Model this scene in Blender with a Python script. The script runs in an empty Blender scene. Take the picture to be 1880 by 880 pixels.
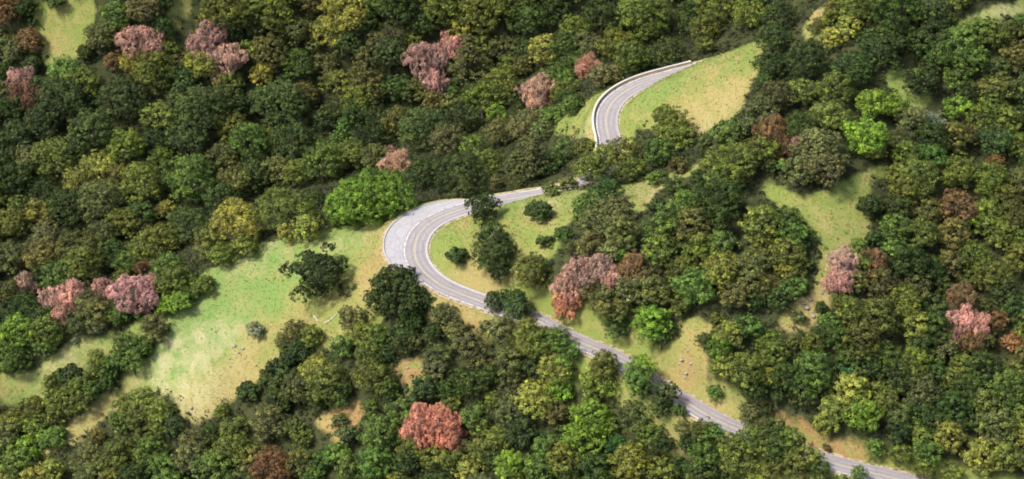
import bpy, math, random
import numpy as np
from mathutils import Vector

rng = np.random.default_rng(11)
random.seed(11)
scene = bpy.context.scene
col = scene.collection

# ------------------------------------------------------------------ camera
W, H = 1880, 880
CAM_Z = 220.0
PITCH = math.radians(30)
FPX = 3656.0
cd = bpy.data.cameras.new("camera"); cam = bpy.data.objects.new("camera", cd); col.objects.link(cam)
cd.sensor_width = 36.0; cd.lens = FPX / W * 36.0
cd.clip_start = 1.0; cd.clip_end = 6000
cam.location = (0, 0, CAM_Z); cam.rotation_euler = (math.pi/2 - PITCH, 0, 0)
scene.camera = cam

# ------------------------------------------------------------------ light
SUN_EL, SUN_AZ = 54.0, -118.0          # azimuth measured from +Y towards +X (sun on the left, slightly beyond)
world = bpy.data.worlds.new("World"); scene.world = world; world.use_nodes = True
nt = world.node_tree
sky = nt.nodes.new("ShaderNodeTexSky"); sky.sky_type = 'NISHITA'; sky.sun_disc = False
sky.sun_elevation = math.radians(SUN_EL); sky.sun_rotation = math.radians(SUN_AZ)
sky.air_density = 1.0; sky.dust_density = 3.0; sky.ozone_density = 1.0
bg = nt.nodes["Background"]; bg.inputs["Strength"].default_value = 0.14
nt.links.new(sky.outputs[0], bg.inputs[0])
sl = bpy.data.lights.new("sun", 'SUN'); sun = bpy.data.objects.new("sun", sl); col.objects.link(sun)
sl.energy = 3.3; sl.angle = math.radians(11); sl.color = (1.0, 0.95, 0.86)
ca, sa = math.cos(math.radians(SUN_EL)), math.sin(math.radians(SUN_EL))
sdir = Vector((math.sin(math.radians(SUN_AZ))*ca, math.cos(math.radians(SUN_AZ))*ca, sa))
sun.rotation_euler = sdir.to_track_quat('Z', 'Y').to_euler()
scene.view_settings.view_transform = 'Standard'; scene.view_settings.look = 'None'
scene.view_settings.gamma = 1.0; scene.view_settings.use_curve_mapping = False
scene.view_settings.exposure = 0.68
scene.render.resolution_x = 1024; scene.render.resolution_y = 479
scene.cycles.filter_width = 1.9; scene.cycles.max_bounces = 5; scene.cycles.diffuse_bounces = 3; scene.cycles.transmission_bounces = 3
scene.cycles.transparent_max_bounces = 4

# ------------------------------------------------------------------ view geometry
cp, sp = math.cos(PITCH), math.sin(PITCH)
def ray(px, py):
    a = (px - W/2)/FPX; b = (H/2 - py)/FPX
    d = np.array([a, cp + b*sp, -sp + b*cp])
    return d/np.linalg.norm(d)
def at_z(px, py, z):
    d = ray(px, py); t = (z - CAM_Z)/d[2]
    return np.array([d[0]*t, d[1]*t, z])
def project(P):
    x, y, z = P[0], P[1], P[2]-CAM_Z
    depth = y*cp - z*sp; up = y*sp + z*cp
    return W/2 + FPX*x/depth, H/2 - FPX*up/depth, depth

# ------------------------------------------------------------------ road centre line (photo point -> height above datum)
RD = [(1990,965,-14),(1880,935,-12),(1760,905,-10.3),(1671,885,-9),(1630,875,-8.4),(1574,862,-7.7),(1518,847,-7),(1440,820,-6),(1375,796,-5),(1339,783,-4.4),(1298,762,-3.7),
 (1257,737,-3),(1206,709,-2),(1145,665,-.8),(1097,642,0),(1060,627,.5),(1010,602,1.1),(985,587,1.5),(925,569,1.8),(882,553,2),(862,546,2.1),(836,536,2.3),
 (808,523,2.5),(785,506,2.7),(768,486,3),(760,464,3.3),(763,443,3.7),(774,423,4),(794,406,4.3),(818,394,4.6),(855,382,5),(890,374,5.4),(930,366,5.8),
 (980,358,6.3),(1030,349.5,7),(1075,338,7.5),(1106,312,8),(1118,284,8.6),(1119,258,9),(1113,235,9.5),(1113,212,10),(1121,192,10.4),(1136,176,10.8),
 (1158,162,11.2),(1186,150,11.5),(1217,141,11.8),(1252,132,12),(1290,122,12.6),(1330,112,13.2),(1400,96,14.2),(1480,80,15.2)]
rp = np.array([at_z(*r) for r in RD])
def spline(P, step=0.8):
    out = []
    n = len(P)
    for i in range(n-1):
        p0, p1, p2, p3 = P[max(i-1,0)], P[i], P[i+1], P[min(i+2,n-1)]
        k = max(2, int(np.linalg.norm(p2-p1)/step))
        for j in range(k):
            t = j/k
            out.append(0.5*((2*p1)+(-p0+p2)*t+(2*p0-5*p1+4*p2-p3)*t*t+(-p0+3*p1-3*p2+p3)*t**3))
    out.append(P[-1]); return np.array(out)
rc = spline(rp)
def smooth(P, n):
    for _ in range(n):
        Q = P.copy(); Q[1:-1] = (P[:-2]+2*P[1:-1]+P[2:])/4; P = Q
    return P
rc = smooth(rc, 8)
tan = np.gradient(rc[:, :2], axis=0); tan /= np.linalg.norm(tan, axis=1)[:, None]
nrm = np.stack([-tan[:,1], tan[:,0]], 1)           # to the left of travel (towards the outside of the hairpin)
rlen = np.concatenate([[0], np.cumsum(np.linalg.norm(np.diff(rc, axis=0), axis=1))])
HW = 2.5
# pull-out on the outside of the hairpin: extra width to the side
hair = [project(p) for p in rc]
hx = np.array([h[0] for h in hair]); hy = np.array([h[1] for h in hair])
i0 = int(np.argmin((hx-800)**2+(hy-517)**2)); i1 = int(np.argmin((hx-868)**2+(hy-378)**2))
s = np.clip((np.arange(len(rc))-i0)/(i1-i0), 0, 1)
extra = 4.6*np.sin(np.pi*s)**0.75*(0.75+0.45*s)
iu0 = int(np.argmin((hx-1119)**2+(hy-262)**2)); iu1 = int(np.argmin((hx-1262)**2+(hy-129)**2))
# which side is outside at the hairpin?
mid = (i0+i1)//2
cen = rc[[i0, i1], :2].mean(0)
SIDE = 1.0 if np.dot(nrm[mid], rc[mid,:2]-cen) > 0 else -1.0

# ------------------------------------------------------------------ terrain control points (photo point, height)
CT = [
 (-60,745,-29),(0,702,-26),(120,652,-21),(250,592,-15),(390,492,-8),(470,458,-5),(590,428,-2),(690,405,1.5),
 (60,770,-33),(180,700,-26),(300,640,-18),(400,560,-11),(500,500,-6),(600,470,-2.5),(680,450,1),
 (100,840,-36),(250,740,-29),(350,740,-24),(430,650,-17),(560,560,-8),(650,540,-4),(740,540,-0.5),
 (0,900,-44),(200,880,-38),(400,880,-32),(400,800,-28),(550,700,-18),(560,800,-23),(600,900,-28),(700,620,-7),(700,750,-16),(750,900,-24),
 (850,640,-5),(850,760,-14),(950,900,-21),(1000,720,-9),(1000,820,-16),(1100,720,-6),(1150,860,-16),(1250,820,-11),(1350,870,-12),(1450,900,-12.5),(1250,920,-18),(1500,940,-15),
 # beyond crest: valley
 (-60,640,-44),(0,640,-42),(120,600,-38),(240,545,-34),(340,470,-30),(440,420,-27),(560,370,-24),(680,345,-18),(800,330,-12),
 (-60,500,-45),(100,480,-42),(250,430,-40),(400,360,-36),(550,300,-32),(700,270,-27),(850,290,-15),(900,240,-20),
 (-60,350,-36),(150,320,-33),(350,260,-28),(550,200,-26),(750,190,-24),(950,150,-20),(980,250,-11),(1030,270,-3),
 (-60,200,-24),(150,180,-21),(350,140,-17),(550,90,-14),(750,80,-13),(950,60,-12),(1050,110,-12),(1150,70,-12),
 (-60,60,-10),(110,50,-8),(350,30,-5),(550,0,-2),(750,0,-2),(950,0,-3),(1150,0,-6),(1300,30,-6),
 (-60,-100,12),(350,-100,14),(700,-100,12),(1000,-100,10),(1300,-60,4),(1040,220,4),(1080,160,6),(1180,110,2),(1280,85,4),
 # spur between the road's two legs
 (900,430,8),(900,500,5.5),(880,395,7.5),(960,378,9.5),(965,364,10.8),(1020,357,12.3),(900,380,8),(1080,350,14),(1000,470,9.5),(1000,540,5.5),(1180,348,17),(1290,296,22),(1200,420,18),(1120,500,12),(1150,600,5),
 (1300,420,18),(1250,560,8),(1350,520,13),(1300,680,3),(1400,600,8),(1400,700,1),
 (1150,310,12),(1230,270,14),(1290,245,16),
 # upper grassy hill and the mountain side
 (1160,225,11.5),(1180,180,14),(1250,190,17),(1330,150,23),(1400,78,27),(1264,125,15),(1290,113,19),(1320,101,22),(1355,90,24.5),(1390,190,27),(1450,240,28),(1500,120,31),(1450,40,28),
 (1400,350,23),(1500,350,24),(1500,500,15.5),(1600,300,25),(1600,450,17),(1500,650,4.5),(1520,780,-3.7),(1430,770,-3),(1600,600,8),(1600,750,-3),(1600,840,-6.5),
 (1750,200,28),(1750,400,16),(1750,600,5),(1750,780,-5),(1780,850,-8),(1600,100,36),(1820,20,45),(1700,0,45),(1560,-40,41),
 (1940,200,28),(1940,400,16),(1940,600,5),(1940,800,-5),(1900,-60,48),(1940,900,-9),(1420,-60,16),(1900,1000,-14),(1700,960,-13)]
cpt = np.array([at_z(*c) for c in CT])
allp = np.concatenate([cpt, rc[::14]])
K = allp.shape[0]; S = 100.0
def tps(r2):
    return np.where(r2 > 1e-12, r2*np.log(np.maximum(r2, 1e-12))*0.5, 0.0)
X = allp[:, :2]/S
d2 = ((X[:,None]-X[None])**2).sum(-1)
A = np.zeros((K+3, K+3)); A[:K,:K] = tps(d2)+np.eye(K)*0.002
A[:K,K]=1; A[:K,K+1:]=X; A[K,:K]=1; A[K+1:,:K]=X.T
sol = np.linalg.solve(A, np.concatenate([allp[:,2], np.zeros(3)]))
def tps_eval(xy):
    out = np.empty(len(xy))
    for i in range(0, len(xy), 20000):
        q = xy[i:i+20000]/S
        D = ((q[:,None]-X[None])**2).sum(-1)
        out[i:i+20000] = tps(D)@sol[:K]+sol[K]+q@sol[K+1:]
    return out
def vnoise(x, y, seed=0):
    g = np.random.default_rng(seed).random((256,256))
    xi = np.floor(x).astype(int); yi = np.floor(y).astype(int); fx = x-xi; fy = y-yi
    fx = fx*fx*(3-2*fx); fy = fy*fy*(3-2*fy)
    a = g[xi%256, yi%256]; b = g[(xi+1)%256, yi%256]; c = g[xi%256, (yi+1)%256]; d = g[(xi+1)%256, (yi+1)%256]
    return (a*(1-fx)+b*fx)*(1-fy)+(c*(1-fx)+d*fx)*fy
def fbm(x, y, scale, seed=0, octv=4):
    v = 0; amp = 1; tot = 0
    for o in range(octv):
        v = v+amp*vnoise(x/scale+17.3*o+1000, y/scale+5.1*o+1000, seed+o); tot += amp; amp *= .55; scale /= 2.1
    return v/tot-0.5

GS = 1.25
gx = np.arange(-190, 215, GS); gy = np.arange(255, 640, GS)
GX, GY = np.meshgrid(gx, gy, indexing='ij')
flat = np.stack([GX.ravel(), GY.ravel()], 1)
Z = tps_eval(flat)
Z += 1.6*fbm(flat[:,0], flat[:,1], 22, 5)+0.5*fbm(flat[:,0], flat[:,1], 6, 9)
Z = np.clip(Z, -70, 110)
# flatten along the road
rx = rc[:, :2]
best = np.full(len(flat), 1e9); bi = np.zeros(len(flat), int)
near = np.where((flat[:,0]>rx[:,0].min()-15)&(flat[:,0]<rx[:,0].max()+15)&(flat[:,1]>rx[:,1].min()-15)&(flat[:,1]<rx[:,1].max()+15))[0]
for i in range(0, len(near), 10000):
    ii = near[i:i+10000]
    D = ((flat[ii][:,None]-rx[None])**2).sum(-1)
    bi[ii] = D.argmin(1); best[ii] = np.sqrt(D.min(1))
sd = ((flat-rx[bi])*nrm[bi]).sum(1)*SIDE
hwid = HW+1.0+np.where(sd > 0, extra[bi], 0)
tt = np.clip((best-hwid)/3.2, 0, 1); tt = tt*tt*(3-2*tt)
Z = np.where(best < 1e8, (rc[bi,2]-0.12)*(1-tt)+Z*tt, Z)
ZG = Z.reshape(GX.shape)
ROADD = np.maximum(best-hwid+1.0, 0)
def T(x, y):
    x = np.asarray(x, float); y = np.asarray(y, float)
    u = np.clip((x-gx[0])/GS, 0, len(gx)-1.001); v = np.clip((y-gy[0])/GS, 0, len(gy)-1.001)
    i = u.astype(int); j = v.astype(int); fu = u-i; fv = v-j
    return (ZG[i,j]*(1-fu)+ZG[i+1,j]*fu)*(1-fv)+(ZG[i,j+1]*(1-fu)+ZG[i+1,j+1]*fu)*fv
def hit(px, py, lift=0.0, behind=False):
    """ground point whose surface, raised by lift, is met by the line of sight"""
    d = ray(px, py)
    t = np.arange(300, 820, 0.5)
    P = d[None]*t[:,None]; P[:,2] += CAM_Z
    g = T(P[:,0], P[:,1])+lift
    if behind:
        c = np.where(np.diff(np.sign(P[:,2]-g)) != 0)[0]
        for k in c:
            if samp(og, P[k,0], P[k,1]) < 0.3 and samp(RDG, P[k,0], P[k,1]) > 2.5:
                return np.array([P[k,0], P[k,1], float(T(P[k,0], P[k,1]))])
        return None
    k = np.argmax(P[:,2] < g)
    if P[k,2] >= g[k]: k = len(t)-1
    x, y = P[k,0], P[k,1]
    return np.array([x, y, float(T(x, y))])

# ------------------------------------------------------------------ materials
def new_mat(name):
    m = bpy.data.materials.new(name); m.use_nodes = True
    n = m.node_tree; n.nodes.clear()
    out = n.nodes.new("ShaderNodeOutputMaterial")
    return m, n, out
def N(n, t, **kw):
    o = n.nodes.new(t)
    for k, v in kw.items():
        if k.startswith("i_"): o.inputs[k[2:].replace("_", " ")].default_value = v
        else: setattr(o, k, v)
    return o
def math_node(n, op, a, b=None, c=None):
    m = N(n, "ShaderNodeMath", operation=op)
    for i, v in enumerate((a, b, c)):
        if v is None: continue
        if isinstance(v, (int, float)): m.inputs[i].default_value = v
        else: n.links.new(v, m.inputs[i])
    return m.outputs[0]
def mixc(n, fac, a, b, mode='MIX'):
    m = N(n, "ShaderNodeMix", data_type='RGBA', blend_type=mode)
    for i, v in ((0, fac), (6, a), (7, b)):
        if isinstance(v, (int, float)): m.inputs[i].default_value = v
        elif isinstance(v, tuple): m.inputs[i].default_value = (*v, 1)
        else: n.links.new(v, m.inputs[i])
    return m.outputs[2]

def foliage_mat(name, transl=0.25, gloss=0.25, tip=(1.45, 1.32, 0.60), patch=((1.20, 1.02, 0.85), 0.6)):
    m, n, out = new_mat(name)
    oi = N(n, "ShaderNodeObjectInfo")
    at = N(n, "ShaderNodeAttribute", attribute_name="tint")
    r = N(n, "ShaderNodeMapRange"); r.inputs[3].default_value = 0.40; r.inputs[4].default_value = 1.90
    n.links.new(at.outputs["Fac"], r.inputs[0])
    sc = N(n, "ShaderNodeVectorMath", operation='SCALE'); n.links.new(oi.outputs["Color"], sc.inputs[0]); n.links.new(r.outputs[0], sc.inputs["Scale"])
    tipc = mixc(n, 1.0, sc.outputs[0], tip, 'MULTIPLY')
    f = math_node(n, 'POWER', at.outputs["Fac"], 2.2)
    f = math_node(n, 'MULTIPLY', f, 0.75)
    c = mixc(n, f, sc.outputs[0], tipc)
    tc = N(n, "ShaderNodeTexCoord"); rn = N(n, "ShaderNodeVectorMath", operation='ADD'); n.links.new(tc.outputs["Object"], rn.inputs[0])
    cb = N(n, "ShaderNodeCombineXYZ"); n.links.new(math_node(n, 'MULTIPLY', oi.outputs["Random"], 90.0), cb.inputs[0]); n.links.new(cb.outputs[0], rn.inputs[1])
    no = N(n, "ShaderNodeTexNoise"); no.inputs["Scale"].default_value = 0.38; no.inputs["Detail"].default_value = 3; n.links.new(rn.outputs[0], no.inputs[0])
    hr = N(n, "ShaderNodeMapRange"); hr.inputs[1].default_value = 0.42; hr.inputs[2].default_value = 0.66; n.links.new(no.outputs[0], hr.inputs[0])
    c = mixc(n, math_node(n, 'MULTIPLY', hr.outputs[0], patch[1]), c, mixc(n, 1.0, c, patch[0], 'MULTIPLY'))
    bs = N(n, "ShaderNodeBsdfPrincipled"); bs.inputs["Roughness"].default_value = 0.62
    bs.inputs["Specular IOR Level"].default_value = gloss
    tr = N(n, "ShaderNodeBsdfTranslucent"); mx = N(n, "ShaderNodeMixShader"); mx.inputs[0].default_value = transl
    n.links.new(c, bs.inputs["Base Color"]); n.links.new(c, tr.inputs[0])
    n.links.new(bs.outputs[0], mx.inputs[1]); n.links.new(tr.outputs[0], mx.inputs[2]); n.links.new(mx.outputs[0], out.inputs[0])
    return m
M_LEAF = foliage_mat("leaf_foliage")
M_DEADLEAF = foliage_mat("dry_dead_foliage", 0.15, 0.15, (1.25, 1.05, 1.0), ((0.66, 0.78, 0.74), 0.8))
def bark_mat(name, ca, cb, sc=6):
    m, n, out = new_mat(name)
    tc = N(n, "ShaderNodeTexCoord"); no = N(n, "ShaderNodeTexNoise"); no.inputs["Scale"].default_value = sc; no.inputs["Detail"].default_value = 6
    n.links.new(tc.outputs["Object"], no.inputs[0])
    bs = N(n, "ShaderNodeBsdfPrincipled"); bs.inputs["Roughness"].default_value = 0.9
    n.links.new(mixc(n, no.outputs[0], ca, cb), bs.inputs["Base Color"])
    bp = N(n, "ShaderNodeBump"); bp.inputs["Strength"].default_value = 0.6; n.links.new(no.outputs[0], bp.inputs["Height"]); n.links.new(bp.outputs[0], bs.inputs["Normal"])
    n.links.new(bs.outputs[0], out.inputs[0]); return m
M_GRASS = foliage_mat("grass_blades", 0.55, 0.05, (1.1, 1.05, 0.9))
M_BARK = bark_mat("brown_bark", (0.05,0.038,0.028), (0.13,0.10,0.08))
M_DEAD = bark_mat("grey_dead_wood", (0.20,0.13,0.11), (0.42,0.31,0.27))
M_LOG = bark_mat("bleached_wood", (0.42,0.37,0.32), (0.70,0.64,0.56))
M_ROCK = bark_mat("lichen_rock", (0.16,0.145,0.12), (0.40,0.37,0.32), 3)

# ------------------------------------------------------------------ mesh helpers
def mesh_from(name, V, F, mat, tint=None, smoothit=False):
    """V (n,3), F (m,k) with one face size"""
    me = bpy.data.meshes.new(name)
    V = np.asarray(V, np.float32); F = np.asarray(F, np.int32)
    me.vertices.add(len(V)); me.vertices.foreach_set("co", V.ravel())
    k = F.shape[1]
    me.loops.add(F.size); me.loops.foreach_set("vertex_index", F.ravel())
    me.polygons.add(len(F)); me.polygons.foreach_set("loop_start", np.arange(0, F.size, k, dtype=np.int32))
    try: me.polygons.foreach_set("loop_total", np.full(len(F), k, np.int32))
    except Exception: pass
    me.update(calc_edges=True)
    if tint is not None:
        a = me.attributes.new("tint", 'FLOAT', 'FACE'); a.data.foreach_set("value", np.asarray(tint, np.float32))
    if smoothit: me.polygons.foreach_set("use_smooth", np.ones(len(F), bool))
    me.materials.append(mat); me.validate(); return me
def unit(v): return v/np.maximum(np.linalg.norm(v, axis=-1, keepdims=True), 1e-9)
def cards(P, Nn, size, aspect=0.75, along=None):
    """diamond leaf cards at P facing Nn"""
    n = len(P)
    a = rng.normal(size=(n,3)) if along is None else along+0.35*rng.normal(size=(n,3))
    t = unit(a-(a*Nn).sum(1,keepdims=True)*Nn); b = np.cross(Nn, t)
    s = size[:,None]
    v = np.stack([P-t*s, P+b*s*aspect, P+t*s, P-b*s*aspect], 1).reshape(-1,3)
    f = np.arange(4*n).reshape(n,4)
    return v, f
def sph(n):
    v = rng.normal(size=(n,3)); return unit(v)
def tube(path, radii, sides=6):
    path = np.asarray(path, float); V = []; F = []
    for i, p in enumerate(path):
        d = path[min(i+1,len(path)-1)]-path[max(i-1,0)]; d = d/np.linalg.norm(d)
        a = np.cross(d, [0.31,0.87,0.2]); a /= np.linalg.norm(a); b = np.cross(d, a)
        for k in range(sides):
            t = 2*math.pi*k/sides
            V.append(p+radii[i]*(math.cos(t)*a+math.sin(t)*b))
    for i in range(len(path)-1):
        for k in range(sides):
            F.append((i*sides+k, i*sides+(k+1)%sides, (i+1)*sides+(k+1)%sides, (i+1)*sides+k))
    return V, F
def merge(parts):
    V = []; F = []; o = 0
    for v, f in parts:
        V += list(v); F += [tuple(i+o for i in q) for q in f]; o += len(v)
    return np.array(V), np.array(F)
def wob(p0, p1, n, amp):
    p0 = np.array(p0, float); p1 = np.array(p1, float); L = np.linalg.norm(p1-p0)
    out = [p0]
    for i in range(1, n): out.append(p0+(p1-p0)*i/n+rng.normal(size=3)*amp*L)
    out.append(p1); return out

# ------------------------------------------------------------------ crowns
def puff_cards(C, Nrm, r, ncard, leaf, flat=0.75, jit=0.38, hang=None, lobe=0.0):
    """C centres of puffs, Nrm their outward directions"""
    n = len(C)
    pt = np.clip(rng.normal(0.42, 0.17, n)+lobe, 0, 1)
    idx = np.repeat(np.arange(n), ncard)
    d = sph(len(idx)); dn = Nrm[idx]
    d = np.where(((d*dn).sum(1) < -0.25)[:,None], -d, d)
    rr = r[idx][:,None]*(0.8+0.25*rng.random((len(idx),1)))
    off = d*rr; off[:,2] *= flat
    P = C[idx]+off
    nn = unit(d*0.9+dn*0.25+np.array([0,0,0.2])+rng.normal(size=d.shape)*jit*0.5)
    sz = leaf*(0.7+0.6*rng.random(len(idx)))
    v, f = cards(P, nn, sz, 0.8 if hang is None else 0.28, None if hang is None else np.tile([0,0,-1.0],(len(idx),1)))
    up = np.clip(d[:,2]*0.5+0.5, 0, 1)
    t = np.clip(pt[idx]+rng.normal(0,0.06,len(idx)), 0, 1)
    return v, f, t
LO = []
def lobe_surface(lobes, pr, density=1.0, low=-0.35):
    C = []; Nn = []; LO.clear()
    for (c, r, sq) in lobes:
        n = int(density*4*math.pi*r*r/(pr*pr*2.0))
        d = sph(n); P = c+d*np.array([r, r, r*sq])
        keep = d[:,2] > low
        for (c2, r2, sq2) in lobes:
            if c2 is c: continue
            q = (P-c2)/np.array([r2, r2, r2*sq2])
            keep &= (np.linalg.norm(q, axis=1) > 0.90)
        C.append(P[keep]); Nn.append(d[keep]); LO.append(np.full(keep.sum(), rng.normal(0, 0.10)))
    return np.concatenate(C), np.concatenate(Nn)
def make_dome(R, hgt=0.85, nl=None, pr=0.55, leaf=0.17, ncard=26, density=1.0, loose=0.0, low=-0.35):
    """crown centred at z = R*1.0 above ground; returns verts, faces, tint, lobes"""
    zc = R*hgt*0.86+0.3
    nl = nl or int(9+R*2.6)
    lobes = []; ctr = np.array([0,0,zc])
    lobes.append((ctr.copy(), R*0.52, hgt))
    k = 0
    ga = math.pi*(3-math.sqrt(5)); rot = rng.random()*6.28
    for i in range(nl):
        u = 1-(i+0.5)/nl*1.72
        th = ga*i+rot+rng.normal()*0.25
        s_ = math.sqrt(max(0,1-u*u)); d = np.array([math.cos(th)*s_, math.sin(th)*s_, u])
        rr = R*(0.22+0.20*rng.random())*(1 if R < 6 else 0.85)
        dist = (R-rr*0.8)*(0.82+0.30*rng.random()+loose*rng.normal()*0.3)
        c = ctr+d*dist*np.array([1,1,hgt])
        lobes.append((c, rr, 0.72))
    C, Nn = lobe_surface(lobes, pr, density, low)
    keep = C[:,2] > 0.2; C = C[keep]; Nn = Nn[keep]; lo = np.concatenate(LO)[keep]; C = C+Nn*rng.normal(0.0, 0.28*pr/0.5, (len(C),1))
    if loose > 0:
        k = rng.random(len(C)) > 0.35*loose*(C[:,2] < zc+0.3*R)+0.12*loose; C = C[k]; Nn = Nn[k]; lo = lo[k]
    r = pr*(0.65+0.7*rng.random(len(C)))
    v, f, t = puff_cards(C, Nn, r, ncard, leaf, lobe=lo)
    return v, f, t, lobes
def make_trunk(lobes, R, r0, lean=0.0, nlimb=7):
    parts = []
    zc = lobes[0][0][2]
    fork = np.array([rng.normal()*0.1*R+lean, rng.normal()*0.1*R, zc*0.42])
    p = wob((0,0,-1.2), fork, 4, 0.03)
    parts.append(tube(p, np.linspace(r0*1.45, r0*0.95, len(p)), 8))
    ch = list(range(1, len(lobes))); rng.shuffle(ch)
    for i in ch[:nlimb]:
        c = lobes[i][0]; m = (fork+c)/2+np.array([0,0,0.12*R])+rng.normal(size=3)*0.05*R
        q = [fork, fork*0.6+m*0.4, m, c*0.9+m*0.1]
        parts.append(tube(q, [r0*0.62, r0*0.48, r0*0.34, r0*0.14], 5))
        for _ in range(3):
            e = c+rng.normal(size=3)*lobes[i][1]*0.6
            parts.append(tube([m*0.3+c*0.7, (c+e)/2+rng.normal(size=3)*0.1, e], [r0*0.2, r0*0.12, r0*0.05], 4))
    return merge(parts)

protos = {}      # kind -> list of (R, crown mesh, trunk mesh, centre height)
def add_proto(kind, R, crown, trunk, zc, hw=1.0): protos.setdefault(kind, []).append((R, crown, trunk, zc, hw))
for i, (R, hg) in enumerate([(2.6,1.05),(3.0,0.95),(3.5,1.1),(4.0,0.95),(4.0,1.15),(4.5,1.0),(4.8,0.92),(5.2,1.1),(5.6,0.95),(6.3,1.0),(7.2,0.92),(8.5,0.85)]):
    v, f, t, lb = make_dome(R, hg, pr=0.54+0.014*R, leaf=0.155, ncard=24, density=0.85)
    cm = mesh_from("oak_crown", v, f, M_LEAF, t)
    tv, tf = make_trunk(lb, R, 0.07*R); tm = mesh_from("oak_trunk", tv, tf, M_BARK, None, True)
    add_proto('o', R, cm, tm, R*hg*0.86+0.3)
for i, (R, hg) in enumerate([(3.4,0.95),(4.2,1.05),(5.0,0.85),(6.2,0.8)]):
    v, f, t, lb = make_dome(R, hg, nl=int(15+R*3), pr=0.42, leaf=0.15, ncard=20, density=0.8, loose=1.0, low=-0.8)
    cm = mesh_from("open_oak_crown", v, f, M_LEAF, t)
    tv, tf = make_trunk(lb, R, 0.075*R, nlimb=12); tm = mesh_from("open_oak_trunk", tv, tf, M_BARK, None, True)
    add_proto('l', R, cm, tm, R*hg*0.86+0.3)
for i in range(4):                                                  # shrubs
    R = [1.3, 1.8, 2.3, 2.9][i]
    v, f, t, lb = make_dome(R, 0.8, nl=6+2*i, pr=0.36, leaf=0.14, ncard=22, density=1.1, low=-0.6)
    cm = mesh_from("shrub_foliage", v, f, M_LEAF, t)
    tv, tf = make_trunk(lb, R, 0.09, nlimb=6); tm = mesh_from("shrub_stems", tv, tf, M_BARK, None, True)
    add_proto('s', R, cm, tm, R*0.69+0.3)
for i in range(3):                                                  # tall airy pines; R is the half height in the photo
    R = [3.2, 3.8, 4.4][i]; Hh = R*3.6; parts = []; C = []; Nn = []
    parts.append(tube(wob((0,0,-1.2),(0.3,0.2,Hh*0.97),7,0.008), np.linspace(0.42,0.06,8), 7))
    nb = 46
    for k in range(nb):
        z = Hh*(0.22+0.76*(k+0.5)/nb); a = k*2.4+rng.normal()*0.3
        L = R*min(1.0, 1.35*(1-((z/Hh))**1.5))*(0.6+0.45*rng.random())+0.4
        e = np.array([math.cos(a)*L, math.sin(a)*L, z+0.18*L])
        parts.append(tube([(0,0,z-0.2), (e[0]*0.55, e[1]*0.55, z+0.02*L), e], [0.10, 0.06, 0.02], 4))
        for q in range(int(5+L*3.2)):
            w = 0.30+0.75*rng.random(); c = np.array([0,0,z])*(1-w)+e*w+rng.normal(size=3)*np.array([.45,.45,.3])*(0.4+0.25*L)
            C.append(c); dd = np.array([math.cos(a)*0.5, math.sin(a)*0.5, 0.8]); Nn.append(dd/np.linalg.norm(dd))
    C = np.array(C); Nn = np.array(Nn)
    v, f, t = puff_cards(C, Nn, 0.36*(0.7+0.6*rng.random(len(C))), 18, 0.16, 0.8, 0.9)
    cm = mesh_from("pine_crown", v, f, M_LEAF, t); tv, tf = merge(parts); tm = mesh_from("pine_trunk", tv, tf, M_BARK, None, True)
    add_proto('p', R, cm, tm, Hh*0.58)
def branching(R, Hh, depth, r0, nmain=7, droop=0.0):
    parts = []; tips = []
    def grow(p, d, L, r, lev):
        q = [p]; cur = p.copy(); dd = d.copy()
        for _ in range(3):
            dd = unit(dd+rng.normal(size=3)*0.22+np.array([0,0,-droop*(depth-lev)*0.3])); cur = cur+dd*L/3; q.append(cur.copy())
        parts.append(tube(q, [r, r*0.8, r*0.6, r*0.4], 5 if lev > 1 else 3))
        tips.append((q[2], dd, lev)); tips.append((q[3], dd, lev))
        if lev > 0:
            for _ in range(4 if lev > 1 else 3):
                k = rng.integers(1,4); nd = unit(dd+rng.normal(size=3)*0.75+np.array([0,0,0.15]))
                grow(q[k], nd, L*(0.5+0.25*rng.random()), r*0.45, lev-1)
    top = np.array([0.05*R,0,Hh*0.5]); tr = wob((0,0,-1.2), top, 4, 0.02)
    parts.append(tube(tr, np.linspace(r0*1.3, r0*0.8, 5), 7))
    for i in range(nmain):
        a = i*2.4+rng.random(); el = 0.3+0.9*rng.random()
        grow(np.array(tr[-1])*(0.6+0.4*rng.random()), np.array([math.cos(a)*math.cos(el), math.sin(a)*math.cos(el), math.sin(el)]), R*0.75, r0*0.6, depth)
    return parts, tips
for i in range(3):                                                  # dead trees holding dry leaves in hanging sprays
    R = [3.2, 4.2, 5.2][i]; parts, tips = branching(R, R*1.3, 2, 0.28, 8)
    v0, f0, t0, lb = make_dome(R, 0.95, nl=int(14+R*3), pr=0.44, leaf=0.14, ncard=10, density=0.85, loose=0.8, low=-0.7)
    C, Nn = lobe_surface(lb, 0.46, 0.95, -0.6)
    k = rng.random(len(C)) > 0.18; lo = np.concatenate(LO)[k]*1.6; C = C[k]; Nn = Nn[k]
    v, f, t = puff_cards(C, Nn, 0.42*(0.6+0.8*rng.random(len(C))), 22, 0.22, 1.4, 0.7, hang=True, lobe=lo)
    cm = mesh_from("dead_crown", v, f, M_DEADLEAF, t)
    tv, tf = merge(parts); tm = mesh_from("dead_trunk", tv, tf, M_DEAD, None, True); add_proto('d', R, cm, tm, R*1.3)
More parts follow.
